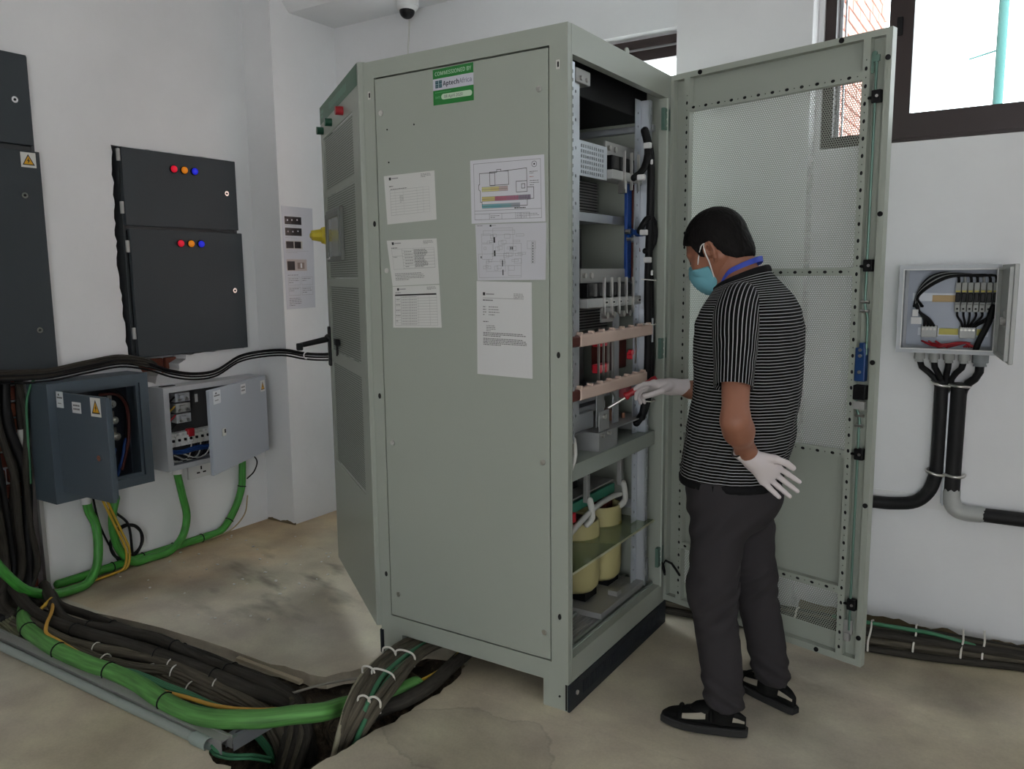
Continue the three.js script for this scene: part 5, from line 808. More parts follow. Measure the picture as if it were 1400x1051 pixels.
// strut channel, slotted bracket and pipe on the near edge of the trench
{
  const s = thing('strut_channel', 'galvanised strut channel lying along the near edge of the trench', 'channel', [-2.97, 0.0, -1.515]);
  part('web', [bb(-3.88, -2.09, 0.022, 0.026, -1.537, -1.493), bb(-3.88, -2.09, -0.018, 0.022, -1.537, -1.534), bb(-3.88, -2.09, -0.018, 0.022, -1.496, -1.493)], mat.galvDull, s);
  part('lip', [bb(-3.88, -2.09, 0.026, 0.029, -1.537, -1.527)], mat.galvDull, s);
  part('lip', [bb(-3.88, -2.09, 0.026, 0.029, -1.503, -1.493)], mat.galvDull, s);
  const hs = [oval(0.045, 0, 0.022, 0.006, 12), oval(0.115, 0, 0.022, 0.006, 12)];
  const k = thing('slotted_bracket', 'slotted galvanised bracket sticking out from the channel end over the pit', 'bracket', [-2.11, -0.02, -1.6]);
  part('slotted_face', plate(rect(0, 0.16, -0.02, 0.02), hs, 0.003).rotateX(-Math.PI / 2).rotateY(Math.PI / 2).translate(-2.11, 0.012, -1.54), mat.galv, k);
  part('flange', [bb(-2.131, -2.128, -0.03, 0.012, -1.70, -1.54)], mat.galv, k); part('flange', [bb(-2.092, -2.089, -0.03, 0.012, -1.70, -1.54)], mat.galv, k);
  const p = thing('plastic_pipe', 'grey plastic pipe beside the strut channel with a wider open end', 'pipe', [-2.9, -0.01, -1.478]);
  part('pipe', [rod([-3.9, 0.012, -1.468], [-2.2, 0.012, -1.478], 0.016, 14)], M(lin(0.3, 0.34, 0.31), 0.6), p);
  part('socket', [new THREE.LatheGeometry([[0.016, 0], [0.022, 0.012], [0.022, 0.085], [0.018, 0.085], [0.016, 0.03]].map((q) => new THREE.Vector2(...q)), 18).rotateZ(-Math.PI / 2).translate(-2.215, 0.013, -1.478)], M(lin(0.3, 0.36, 0.33), 0.6), p);
}
for (let i = 0; i < 6; i++) single('control_wire', cable([[-3.9, 0.02 + 0.006 * i, -1.57 - i * 0.014], [-3.7, 0.012 + 0.004 * i, -1.565 - i * 0.012], [-3.5, 0.006, -1.545 - i * 0.012], [-3.3, 0.0, -1.545 - i * 0.008]], 0.006, 24, 6), M(lin(0.2, 0.2, 0.12), 0.8), 'thin olive wire in the flat row at the left edge of the trench', 'wire', 'row of olive wires');
// cables in the wall chase
const chaseM = [mat.cableBlack, mat.rubber, mat.cableBlack];
for (let i = 0; i < 10; i++) {
  const z = -1.66 - i * 0.0235, x = -3.985 + (i % 3) * 0.028, r = 0.014 + (i % 4) * 0.003;
  single('riser_cable', cable([[x, 1.06, z + rr(-0.02, 0.02)], [x + 0.01, 0.85, z + rr(-0.03, 0.03)], [x + 0.02, 0.6, z + rr(-0.03, 0.03)], [x + 0.02, 0.35, z + rr(-0.02, 0.02)], [x + 0.05, 0.14, z + 0.01], [-3.84 + (i % 4) * 0.03, 0.05, -1.56 - i * 0.022], [-3.7, 0.03, -1.57 - i * 0.02]], r, 50, 9), chaseM[i % 3], 'black cable rising in the wall chase at the left picture edge', 'cable', 'riser cables in the wall chase');
}
single('conduit_pipe', [rod([-3.96, 0.42, -1.862], [-3.965, 0.80, -1.866], 0.017, 14), rod([-3.96, 0.60, -1.864], [-3.96, 0.64, -1.864], 0.02, 14)], mat.offWhite, 'short white plastic pipe in the wall chase beside the steel strip', 'pipe');
single('steel_strip', [bb(-3.945, -3.915, 0.0, 0.96, -1.912, -1.893)], mat.galvDull, 'upright galvanised strip along the edge of the wall chase', 'strip');
single('green_wire', cable([[-3.9, 1.045, -1.99], [-3.885, 1.05, -1.92], [-3.89, 0.97, -1.875], [-3.9, 0.75, -1.862], [-3.91, 0.55, -1.86]], 0.006, 40, 6), mat.cableGreen, 'thin dark green wire bending down beside the slate blue box', 'wire');
// black leads across the tops of the boxes and round the column to the cabinet
{
  const base = run.blk.map(([x, y, z], i) => [i > 9 ? -3.66 : x, y, z]);
  const pts = [[-3.87, 1.075, -1.6], [-3.86, 1.05, -1.84], [-3.84, 1.05, -1.94], [-3.85, 1.065, -2.15], [-3.86, 1.077, -2.32], [-3.87, 1.045, -2.48], [-3.875, 0.99, -2.61], [-3.875, 0.963, -2.74], [-3.875, 0.965, -2.88], [-3.87, 1.03, -3.06], [-3.80, 1.055, -3.17], [-3.68, 1.06, -3.225], [-3.55, 1.045, -3.24], [-3.3, 1.06, -3.16], [-3.0, 1.09, -3.02], [-2.8, 1.10, -2.93]];
  for (let i = 0; i < 4; i++) single('control_cable', cable(shift(pts, 0.008 * (i % 2), 0.014 * (i - 1.5) * (i % 2 ? 0.7 : 1), 0.0, 0.004), 0.0052, 90, 7), mat.black, ['lowest', 'second lowest', 'second highest', 'highest'][i] + ' black control cable looping over the wall boxes to the cabinet door', 'cable', 'control cables over the boxes');
  for (let i = 0; i < 4; i++) single('control_cable', cable(shift(pts.slice(0, 6), 0.0, 0.012 * i - 0.002, 0.0, 0.006).concat([[-3.93, 1.03 + 0.004 * i, -2.53 - 0.01 * i]]), 0.0075, 50, 7), mat.cableBlack, 'black cable resting on the slate blue box and entering the broken wall', 'cable', 'cables into the broken wall');
  single('cable_tie', [new THREE.TorusGeometry(0.02, 0.004, 6, 14).rotateY(Math.PI / 2.6).translate(-3.5, 1.048, -3.235)], mat.white, 'white tie round the control cables beside the column', 'cable tie');
}
// yellow pair, coil and leads behind the green conduits
for (let i = 0; i < 2; i++) single('yellow_cable', cable(shift(run.yel3, 0.004 * i, 0, 0.02 * i - 0.006), 0.0065, 50, 7), mat.yellowCable, 'yellow cable hanging behind the door of the slate blue box', 'cable', 'pair of yellow cables');
{
  const c = []; for (let i = 0; i <= 60; i++) { const a = i / 60 * Math.PI * 5.2 + 0.6; c.push([-3.905 + 0.00022 * i, 0.135 + 0.088 * Math.sin(a) + 0.004 * Math.sin(i), -2.30 + 0.088 * Math.cos(a)]); }
  single('coiled_cable', cable([...c, [-3.89, 0.23, -2.31], [-3.89, 0.32, -2.24], [-3.89, 0.42, -2.2]], 0.0065, 160, 6), mat.rubber, 'dark cable coiled up against the wall under the slate blue box', 'cable');
  single('hanging_wire', cable([[-3.9, 0.44, -2.14], [-3.9, 0.25, -2.17], [-3.9, 0.04, -2.25]], 0.005, 20, 6), mat.black, 'thin black wire hanging straight down under the slate blue box', 'wire');
  single('hanging_wire', cable([[-3.88, 0.47, -3.09], [-3.87, 0.40, -3.14], [-3.875, 0.34, -3.12], [-3.88, 0.305, -3.07]], 0.004, 24, 6), mat.black, 'thin black wire loop under the right of the pale breaker box', 'wire');
  single('hanging_wire', cable([[-3.91, 0.46, -3.07], [-3.905, 0.3, -3.06], [-3.9, 0.2, -3.03], [-3.9, 0.1, -2.97], [-3.9, 0.03, -2.88], [-3.905, 0.02, -2.6], [-3.91, 0.025, -2.2], [-3.9, 0.03, -2.0]], 0.009, 60, 7), mat.black, 'black cable behind the long green conduit along the wall foot', 'cable');
  single('pale_wire', cable([[-3.88, 0.2, -3.065], [-3.87, 0.1, -3.03], [-3.87, 0.03, -2.93], [-3.875, 0.012, -2.8]], 0.004, 24, 6), M(lin(0.4, 0.32, 0.18), 0.6), 'thin tan wire hanging beside the long green conduit', 'wire');
}
// the bundle lying along the back wall on the right
for (let i = 0; i < 12; i++) {
  const row = Math.floor(i / 4), k = i % 4, r = 0.0145, y = r + row * 0.027, dz = -k * 0.032 - (row % 2) * 0.014 - row * 0.01;
  const w = () => rr(-0.004, 0.004);
  const pts = [[-1.32, y + 0.004, -3.20 + dz * 0.8 + w()], [-1.05, y + w() * 0.5, -3.235 + dz + w()], [-0.78, y, -3.26 + dz + w()], [-0.47, y, -3.285 + dz + w()], [-0.25, y, -3.33 + dz * 0.95 + w()], [-0.05, y - row * 0.005, -3.385 + dz * 0.8 + w()], [0.1, y - row * 0.008, -3.43 + dz * 0.6 + w()], [0.4, y - row * 0.01, -3.46 + dz * 0.5 + w()]];
  single('wall_foot_cable', cable(pts, r, 70, 8), i % 3 === 1 ? mat.cableDust : mat.cableBlack, 'black cable in the bundle lying along the foot of the right wall', 'cable', 'cables along the right wall foot');
}
single('green_wire', cable([[-0.6, 0.095, -3.34], [-0.45, 0.1, -3.34], [-0.3, 0.098, -3.36], [-0.24, 0.09, -3.385], [-0.1, 0.07, -3.40]], 0.008, 30, 6), mat.cableGreen, 'green wire on top of the bundle at the right wall foot', 'wire');
[[-0.455, -3.285], [-0.30, -3.33], [-0.14, -3.37], [-0.07, -3.40], [-0.74, -3.255]].forEach(([x, z], i) => single('bundle_tie', cable([[x, 0.012, z + 0.014], [x, 0.05, z + 0.012], [x + 0.004, 0.088, z - 0.02], [x, 0.105, z - 0.06], [x, 0.095, z - 0.1]], 0.004, 20, 5), mat.tie, ['leftmost visible', 'second', 'third', 'rightmost', 'door side'][i] + ' white tie on the bundle along the right wall foot', 'cable tie', 'ties of the wall foot bundle'));

// ---------------------------------------------------------------- the technician
// smooth surface of a distance field (surface nets)
function nets(sdf, lo, hi, cell) {
  const n = [0, 1, 2].map((k) => Math.ceil((hi[k] - lo[k]) / cell) + 1), at = (i, j, k) => (k * n[1] + j) * n[0] + i, f = new Float32Array(n[0] * n[1] * n[2]);
  for (let k = 0; k < n[2]; k++) for (let j = 0; j < n[1]; j++) for (let i = 0; i < n[0]; i++) f[at(i, j, k)] = sdf(lo[0] + i * cell, lo[1] + j * cell, lo[2] + k * cell);
  const id = new Int32Array(f.length).fill(-1), pos = [], idx = [];
  for (let k = 0; k < n[2] - 1; k++) for (let j = 0; j < n[1] - 1; j++) for (let i = 0; i < n[0] - 1; i++) {
    let c = 0, x = 0, y = 0, z = 0; const v = []; let neg = 0;
    for (let b = 0; b < 8; b++) { const q = f[at(i + (b & 1), j + ((b >> 1) & 1), k + (b >> 2))]; v.push(q); if (q < 0) neg++; }
    if (neg === 0 || neg === 8) continue;
    for (let b = 0; b < 8; b++) for (const m of [1, 2, 4]) if (!(b & m)) { const a = v[b], d = v[b | m]; if ((a < 0) !== (d < 0)) { const t = a / (a - d); x += (b & 1) + (m === 1 ? t : 0); y += ((b >> 1) & 1) + (m === 2 ? t : 0); z += (b >> 2) + (m === 4 ? t : 0); c++; } }
    id[at(i, j, k)] = pos.length / 3; pos.push(lo[0] + (i + x / c) * cell, lo[1] + (j + y / c) * cell, lo[2] + (k + z / c) * cell);
  }
  const quad = (a, b, c, d, flip) => { if (a < 0 || b < 0 || c < 0 || d < 0) return; flip ? idx.push(a, c, b, a, d, c) : idx.push(a, b, c, a, c, d); };
  for (let k = 1; k < n[2] - 1; k++) for (let j = 1; j < n[1] - 1; j++) for (let i = 1; i < n[0] - 1; i++) {
    const s = f[at(i, j, k)] < 0;
    if (s !== f[at(i + 1, j, k)] < 0) quad(id[at(i, j - 1, k - 1)], id[at(i, j, k - 1)], id[at(i, j, k)], id[at(i, j - 1, k)], !s);
    if (s !== f[at(i, j + 1, k)] < 0) quad(id[at(i - 1, j, k - 1)], id[at(i - 1, j, k)], id[at(i, j, k)], id[at(i, j, k - 1)], !s);
    if (s !== f[at(i, j, k + 1)] < 0) quad(id[at(i - 1, j - 1, k)], id[at(i, j - 1, k)], id[at(i, j, k)], id[at(i - 1, j, k)], !s);
  }
  const g = new THREE.BufferGeometry(), P = new Float32Array(pos), N = new Float32Array(pos.length), e = cell * 0.6;
  for (let q = 0; q < P.length; q += 3) {
    const [x, y, z] = [P[q], P[q + 1], P[q + 2]], a = sdf(x + e, y, z) - sdf(x - e, y, z), b = sdf(x, y + e, z) - sdf(x, y - e, z), c = sdf(x, y, z + e) - sdf(x, y, z - e), l = Math.hypot(a, b, c) || 1;
    N[q] = a / l; N[q + 1] = b / l; N[q + 2] = c / l;
  }
  g.setAttribute('position', new THREE.BufferAttribute(P, 3)); g.setAttribute('normal', new THREE.BufferAttribute(N, 3)); g.setIndex(idx); return clean(g);
}
const smin = (a, b, k) => { const h = Math.max(k - Math.abs(a - b), 0) / k; return Math.min(a, b) - h * h * k * 0.25; };
// tapered capsule [ax,ay,az, bx,by,bz, ra, rb]
function cone(c, x, y, z) {
  const dx = c[3] - c[0], dy = c[4] - c[1], dz = c[5] - c[2], px = x - c[0], py = y - c[1], pz = z - c[2];
  const t = Math.max(0, Math.min(1, (px * dx + py * dy + pz * dz) / (dx * dx + dy * dy + dz * dz || 1e-9)));
  return Math.hypot(px - dx * t, py - dy * t, pz - dz * t) - (c[6] + (c[7] - c[6]) * t);
}
const egg = (x, y, z, cx, cy, cz, a, b, c) => { const q = Math.hypot((x - cx) / a, (y - cy) / b, (z - cz) / c), r = Math.hypot((x - cx) / (a * a), (y - cy) / (b * b), (z - cz) / (c * c)); return r > 1e-6 ? q * (q - 1) / r : -Math.min(a, b, c); };
const blend = (list, k) => (x, y, z) => { let d = 1e3; for (const c of list) d = smin(d, cone(c, x, y, z), k); return d; };

const skin = new THREE.MeshPhysicalMaterial({ color: lin(0.30, 0.125, 0.075), roughness: 0.5, sheen: 0.15, sheenColor: lin(0.5, 0.3, 0.25), side: THREE.DoubleSide });
const hairM = D(lin(0.007, 0.006, 0.006), 0.6, { specularIntensity: 0.2 });
const gloveM = M(lin(0.66, 0.6, 0.6), 0.5), maskM = M(lin(0.17, 0.44, 0.52), 0.75), strapM = M(lin(0.8, 0.78, 0.76), 0.6), jeansM = D(lin(0.036, 0.033, 0.036), 0.9, { bumpMap: bumpFine, bumpScale: 0.0006 }), trimM = D(lin(0.008, 0.008, 0.009), 0.85), shoeM = D(lin(0.006, 0.006, 0.006), 0.7), soleM = D(lin(0.03, 0.03, 0.03), 0.7), beigeM = M(lin(0.34, 0.31, 0.25), 0.7), lanyardM = M(lin(0.025, 0.06, 0.42), 0.45);
const stripeT = (() => { const d = new Uint8Array(4 * 32 * 4); for (let j = 0; j < 32; j++) for (let i = 0; i < 4; i++) { const on = j >= 12 && j < 19, e = j === 11 || j === 19, c = on ? 200 : e ? 95 : 10, o = (j * 4 + i) * 4; d[o] = d[o + 1] = d[o + 2] = c; d[o + 3] = 255; } const t = new THREE.DataTexture(d, 4, 32); t.wrapS = t.wrapT = THREE.RepeatWrapping; t.magFilter = THREE.LinearFilter; t.minFilter = THREE.LinearMipmapLinearFilter; t.generateMipmaps = true; t.colorSpace = THREE.SRGBColorSpace; t.needsUpdate = true; return t; })();
const shirtM = D(lin(0.62, 0.62, 0.64), 0.9, { map: stripeT });

const man = thing('person', 'person in striped shirt, dark trousers, blue mask and white gloves working at the cabinet', 'person', [-0.76, 0, -2.56]);
// joints
const J = { hipL: [-0.80, 0.84, -2.475], hipR: [-0.785, 0.84, -2.645], kneeL: [-0.815, 0.47, -2.455], kneeR: [-0.745, 0.47, -2.67], ankL: [-0.757, 0.09, -2.432], ankR: [-0.672, 0.09, -2.692], shL: [-0.742, 1.375, -2.395], shR: [-0.75, 1.375, -2.725], elL: [-0.694, 1.075, -2.255], elR: [-0.80, 1.10, -2.83], wrL: [-0.700, 0.958, -2.388], wrR: [-1.025, 1.073, -2.80] };
const C8 = (a, b, r, q) => [...a, ...b, r, q];
// head in its own frame: x forward (face), y up, z to the person's left
const headM = (() => { const p = 33 * Math.PI / 180, yaw = 0.13, f = V(-Math.cos(p) * Math.cos(yaw), -Math.sin(p), -Math.cos(p) * Math.sin(yaw)), side = f.clone().cross(V(0, 1, 0)).normalize(), up = side.clone().cross(f).normalize(); return new THREE.Matrix4().makeBasis(f, up, side).setPosition(-0.872, 1.582, -2.575); })(); // z points to the person's right
const nape = (x, y, z) => egg(x, y, z, -0.04, -0.045, 0, 0.062, 0.065, 0.062);
const skull = (x, y, z) => smin(egg(x, y, z, -0.012, 0.018, 0, 0.098, 0.092, 0.076), egg(x, y, z, 0.02, -0.02, 0, 0.078, 0.085, 0.067), 0.03);
const earRim = (() => { const L = [], P = []; for (let k = 0; k <= 9; k++) { const a = -0.5 + k / 9 * 4.6; P.push([-0.008 - 0.016 * Math.cos(a + 3.6) - 0.006 * Math.sin(a + 3.6) * -1, -0.03 + 0.029 * Math.sin(a + 0.4), 0.076 + 0.012 * Math.min(1, Math.abs(Math.sin(k / 9 * Math.PI)) * 1.2)]); } for (let k = 0; k < 9; k++) L.push([...P[k], ...P[k + 1], 0.0058, 0.0058]); L.push([-0.008, -0.03, 0.07, -0.006, -0.032, 0.078, 0.018, 0.012]); return L; })();
function headSDF(x, y, z) {
  const az = Math.abs(z);
  let d = skull(x, y, z);
  d = smin(d, cone([-0.02, -0.05, 0.052, 0.06, -0.105, 0.02, 0.024, 0.02], x, y, az), 0.03);    // jaw
  d = smin(d, egg(x, y, z, 0.07, -0.105, 0, 0.028, 0.022, 0.03), 0.03);                          // chin
  d = smin(d, egg(x, y, z, 0.055, -0.065, 0, 0.042, 0.055, 0.048), 0.025);                       // mouth
  d = smin(d, egg(x, y, az, 0.055, -0.035, 0.045, 0.03, 0.026, 0.024), 0.02);                    // cheekbones
  d = smin(d, cone([0.088, 0.005, 0, 0.112, -0.042, 0, 0.009, 0.014], x, y, z), 0.014);          // nose
  d = smin(d, cone([0.1, -0.047, 0.0, 0.1, -0.047, 0.014, 0.01, 0.009], x, y, az), 0.008);       // nostrils
  d = smin(d, cone([0.082, 0.018, 0.012, 0.068, 0.016, 0.048, 0.009, 0.008], x, y, az), 0.016);  // brow
  d = -smin(-d, egg(x, y, az, 0.094, -0.004, 0.032, 0.014, 0.012, 0.017), 0.012);                // eye sockets
  d = smin(d, egg(x, y, az, 0.078, -0.004, 0.031, 0.0125, 0.0125, 0.0135), 0.003);               // lids
  d = smin(d, cone([0.094, -0.078, 0.0, 0.086, -0.08, 0.022, 0.007, 0.004], x, y, az), 0.008);   // lips
  for (const c of earRim) d = smin(d, cone(c, x, y, az), 0.005);
  d = Math.max(d, -egg(x, y, az, -0.004, -0.03, 0.091, 0.009, 0.015, 0.007));
  return d;
}
{
  const head = nets(headSDF, [-0.13, -0.15, -0.1], [0.14, 0.13, 0.1], 0.0038).applyMatrix4(headM);
  const neck = nets(blend([C8([-0.815, 1.55, -2.572], [-0.772, 1.44, -2.562], 0.062, 0.066), C8([-0.772, 1.44, -2.562], [-0.765, 1.38, -2.56], 0.066, 0.08), C8([-0.84, 1.52, -2.573], [-0.80, 1.43, -2.565], 0.045, 0.05)], 0.03), [-0.93, 1.28, -2.68], [-0.66, 1.64, -2.45], 0.0065);
  const armL = nets(blend([C8(J.shL, J.elL, 0.049, 0.037), C8(J.elL, [J.elL[0] * 0.7 + J.wrL[0] * 0.3, J.elL[1] * 0.7 + J.wrL[1] * 0.3, J.elL[2] * 0.7 + J.wrL[2] * 0.3], 0.037, 0.04), C8([J.elL[0] * 0.7 + J.wrL[0] * 0.3, J.elL[1] * 0.7 + J.wrL[1] * 0.3, J.elL[2] * 0.7 + J.wrL[2] * 0.3], J.wrL, 0.04, 0.027), C8(J.wrL, [-0.682, 0.935, -2.40], 0.026, 0.022)], 0.03), [-0.83, 0.9, -2.5], [-0.6, 1.46, -2.18], 0.006);
  const armR = nets(blend([C8(J.shR, J.elR, 0.05, 0.042), C8(J.elR, [-0.88, 1.092, -2.822], 0.041, 0.043), C8([-0.88, 1.092, -2.822], J.wrR, 0.043, 0.028), C8(J.wrR, [-1.08, 1.084, -2.757], 0.027, 0.022)], 0.03), [-1.12, 1.0, -2.92], [-0.66, 1.46, -2.64], 0.006);
  const trunk = nets(blend([C8([-0.765, 1.36, -2.49], [-0.765, 1.36, -2.63], 0.06, 0.06), C8([-0.765, 1.33, -2.56], [-0.785, 0.9, -2.56], 0.11, 0.1), C8(J.hipL, J.kneeL, 0.07, 0.05), C8(J.hipR, J.kneeR, 0.07, 0.05), C8(J.kneeL, J.ankL, 0.048, 0.028), C8(J.kneeR, J.ankR, 0.048, 0.028), C8(J.ankL, [-0.85, 0.04, -2.415], 0.024, 0.014), C8(J.ankR, [-0.75, 0.04, -2.733], 0.024, 0.014)], 0.04), [-1.0, 0.0, -2.82], [-0.58, 1.46, -2.32], 0.014);
  part('body', [head, neck, armL, armR, trunk], skin, man);
  const hairline = (x) => { const k = [[-0.14, -0.105], [-0.1, -0.1], [-0.06, -0.085], [-0.034, -0.055], [-0.022, 0.0], [0.0, 0.006], [0.014, -0.006], [0.02, -0.03], [0.03, -0.02], [0.042, 0.028], [0.065, 0.045], [0.085, 0.062], [0.14, 0.07]]; for (let i = 1; i < k.length; i++) if (x < k[i][0]) { const t = (x - k[i - 1][0]) / (k[i][0] - k[i - 1][0]); return k[i - 1][1] + (k[i][1] - k[i - 1][1]) * Math.max(0, t); } return 0.07; };
  const hair = nets((x, y, z) => Math.max(smin(skull(x, y, z), nape(x, y, z), 0.02) - 0.0085 - 0.0016 * perlin.noise(x * 160, y * 60, z * 160) - 0.003 * Math.max(0, y / 0.1), (hairline(x) - y + 0.004 * perlin.noise(x * 190, 2, z * 190)) * 0.8), [-0.14, -0.12, -0.1], [0.13, 0.14, 0.1], 0.0038).applyMatrix4(headM);
  part('hair', hair, hairM, man, 'short black hair');
  // brows and eyelashes
  const facial = (g) => join(g).applyMatrix4(headM);
  part('eyebrow', facial([cable([[0.089, 0.02, 0.014], [0.086, 0.024, 0.03], [0.07, 0.02, 0.049]], 0.0035, 10, 5)]), hairM, man); part('eyebrow', facial([cable([[0.089, 0.02, -0.014], [0.086, 0.024, -0.03], [0.07, 0.02, -0.049]], 0.0035, 10, 5)]), hairM, man);
  for (const s of [1, -1]) part('eyelid_line', facial([cable([[0.0885, -0.007, s * 0.02], [0.0915, -0.008, s * 0.031], [0.083, -0.007, s * 0.043]], 0.0016, 10, 5)]), hairM, man);
  // surgical mask with pleats and ear loops
  const maskField = (x, y, z) => {
    let d = smin(egg(x, y, z, 0.06, -0.075, 0, 0.052, 0.062, 0.056), egg(x, y, z, 0.085, -0.05, 0, 0.036, 0.042, 0.034), 0.03);
    d = Math.min(d, headSDF(x, y, z) - 0.001) - 0.006 - 0.0012 * Math.sin(y * 420) * Math.max(0, 1 - Math.abs(z) / 0.05);
    const top = -0.004 - 0.55 * Math.abs(z) - (x < 0.075 ? (0.075 - x) * 0.35 : 0);
    return Math.max(d, y - top, (0.024 + Math.max(0, -0.05 - y) * 0.15) - x, -0.127 - y);
  };
  part('face_mask', nets(maskField, [-0.01, -0.15, -0.09], [0.15, 0.03, 0.09], 0.0036).applyMatrix4(headM), maskM, man, 'light blue surgical mask');
  for (const s of [1, -1]) {
    part('ear_loop', facial([cable([[0.062, -0.045, s * 0.064], [0.045, -0.026, s * 0.074], [0.02, -0.006, s * 0.083], [0.002, 0.006, s * 0.086], [-0.016, 0.0, s * 0.086]], 0.0022, 18, 5)]), strapM, man);
    part('ear_loop', facial([cable([[0.03, -0.095, s * 0.062], [0.02, -0.075, s * 0.074], [0.01, -0.05, s * 0.084], [0.004, -0.02, s * 0.09], [-0.006, 0.002, s * 0.09], [-0.02, -0.004, s * 0.086]], 0.0022, 18, 5)]), strapM, man);
  }
}
// shirt
function ringsToMesh(rings, uvf) { // rings of equal length, closed
  const n = rings[0].length, pos = [], uv = [], idx = [];
  rings.forEach((r, j) => { for (let i = 0; i <= n; i++) { pos.push(...r[i % n]); uv.push(...uvf(i / n, j, r[i % n])); } });
  for (let j = 0; j < rings.length - 1; j++) for (let i = 0; i < n; i++) { const a = j * (n + 1) + i, b = a + n + 1; idx.push(a, b, b + 1, a, b + 1, a + 1); }
  const g = new THREE.BufferGeometry(); g.setAttribute('position', new THREE.BufferAttribute(new Float32Array(pos), 3)); g.setAttribute('uv', new THREE.BufferAttribute(new Float32Array(uv), 2)); g.setIndex(idx); g.computeVertexNormals();
  const N = g.attributes.normal; for (let j = 0; j < rings.length; j++) { const a = j * (n + 1), b = a + n, v = V(N.getX(a) + N.getX(b), N.getY(a) + N.getY(b), N.getZ(a) + N.getZ(b)).normalize(); N.setXYZ(a, v.x, v.y, v.z); N.setXYZ(b, v.x, v.y, v.z); }
  return clean(g);
}
{
  // y, centre x, half depth, half width, tilt of the ring (front lower)
  const K = [[0.842, -0.796, 0.156, 0.176, 0.0], [0.90, -0.786, 0.164, 0.176, 0.0], [1.0, -0.768, 0.167, 0.176, 0], [1.10, -0.754, 0.162, 0.178, 0], [1.20, -0.750, 0.162, 0.19, 0], [1.28, -0.750, 0.162, 0.202, 0], [1.34, -0.750, 0.158, 0.208, 0], [1.385, -0.748, 0.143, 0.203, 0.02], [1.42, -0.752, 0.124, 0.172, 0.06], [1.448, -0.762, 0.103, 0.128, 0.14], [1.466, -0.772, 0.090, 0.098, 0.25], [1.476, -0.778, 0.082, 0.08, 0.36]];
  const ev = (y) => { for (let i = 1; i < K.length; i++) if (y <= K[i][0] || i === K.length - 1) { const t = Math.min(1, (y - K[i - 1][0]) / (K[i][0] - K[i - 1][0])); return K[i].map((q, k) => K[i - 1][k] + (q - K[i - 1][k]) * t); } };
  const ring = (y, grow = 0) => { const [yy, cx, a, b, tilt] = ev(y), o = []; for (let i = 0; i < 96; i++) { const t = i / 96 * 2 * Math.PI, c = Math.cos(t), s = Math.sin(t), e = 2 / 2.35, x = Math.sign(c) * Math.abs(c) ** e, z = Math.sign(s) * Math.abs(s) ** e;
    const fold = (y < 1.36 ? 1 : 0.2) * (0.006 * perlin.noise(x * 3 + 2, y * 9 - x * 4, z * 3) + 0.004 * perlin.noise(x * 6, y * 16 + x * 9 + z * 5, z * 6) + 0.004 * Math.sin(y * 40 - x * 5 + z * 3) * Math.max(0, 1 - Math.abs(y - 1.0) / 0.18) * Math.max(0, x));
    o.push([cx + x * (a + grow + fold), y + x * a * tilt, -2.56 + z * (b + grow + fold)]); } return o; };
  const ys = []; for (let y = 0.842; y < 1.4761; y += 0.0105) ys.push(y); ys.push(1.476);
  let acc = 0; const vs = ys.map((y, j) => { if (j) { const a = ev(ys[j - 1]), b = ev(y); acc += Math.hypot(b[0] - a[0], (a[3] - b[3])); } return acc; });
  const st = (0.0098);
  part('shirt', ringsToMesh(ys.map((y) => ring(y)), (u, j) => [u, vs[j] / st]), shirtM, man, 'black shirt with thin white stripes');
  part('shirt_hem', ringsToMesh([0.815, 0.82, 0.83, 0.838, 0.846].map((y, i) => ring(0.842, i === 0 || i === 4 ? -0.004 : 0.003).map(([a, , c]) => [a, y, c])), () => [0, 0]), trimM, man, 'black hem band');
  const col = (y, g) => ring(1.476, g).map(([a, b, c]) => [a - 0.0 + (y - 1.476) * 0.3, b + (y - 1.476), c]);
  part('collar', ringsToMesh([col(1.470, 0.004), col(1.476, 0.006), col(1.488, -0.002), col(1.492, -0.008), col(1.482, -0.012)], () => [0, 0]), trimM, man, 'black crew neck collar');
  // lanyard band round the neck
  const band = (dy, g) => { const o = []; for (let i = 0; i < 48; i++) { const t = i / 48 * 2 * Math.PI, c = Math.cos(t), s = Math.sin(t); o.push([-0.792 + c * (0.076 + g), 1.497 + c * 0.035 + dy - 0.10 * Math.max(0, -c) ** 2, -2.562 + s * (0.070 + g)]); } return o; };
  const lan = part('lanyard', ringsToMesh([band(0, 0), band(0.017, -0.003), band(0.017, -0.005), band(0, -0.002)], () => [0, 0]), lanyardM, man, 'blue lanyard round the neck');
  // sleeves: stripes run along the arm
  const sleeve = (pts, radii, name) => {
    const c = new THREE.CatmullRomCurve3(pts.map((p) => V(...p)), false, 'centripetal'), rings = [], n = 36, up = V(0, 0, 1), m = 26;
    for (let j = 0; j <= m; j++) { const t = j / m, p = c.getPointAt(t), d = c.getTangentAt(t), q = t * (radii.length - 1), i0 = Math.min(radii.length - 2, Math.floor(q)), r = radii[i0] + (radii[i0 + 1] - radii[i0]) * (q - i0);
      const a = V(1, 0, 0).addScaledVector(d, -d.x).normalize(), b = d.clone().cross(a).normalize(), o = []; for (let i = 0; i < n; i++) { const w = i / n * 2 * Math.PI, k = r * (1 + 0.035 * perlin.noise(Math.cos(w) * 2, Math.sin(w) * 2, j * 0.35)); o.push(p.clone().addScaledVector(a, Math.cos(w) * k).addScaledVector(b, Math.sin(w) * k * 1.05).toArray()); } rings.push(o); }
    rings.push(rings[m].map((p, i) => { const q = c.getPointAt(1); return [q.x + (p[0] - q.x) * 0.9, q.y + (p[1] - q.y) * 0.9 + 0.01, q.z + (p[2] - q.z) * 0.9]; }));
    return part('sleeve', ringsToMesh(rings, (u) => [0, u * 34]), shirtM, man);
  };
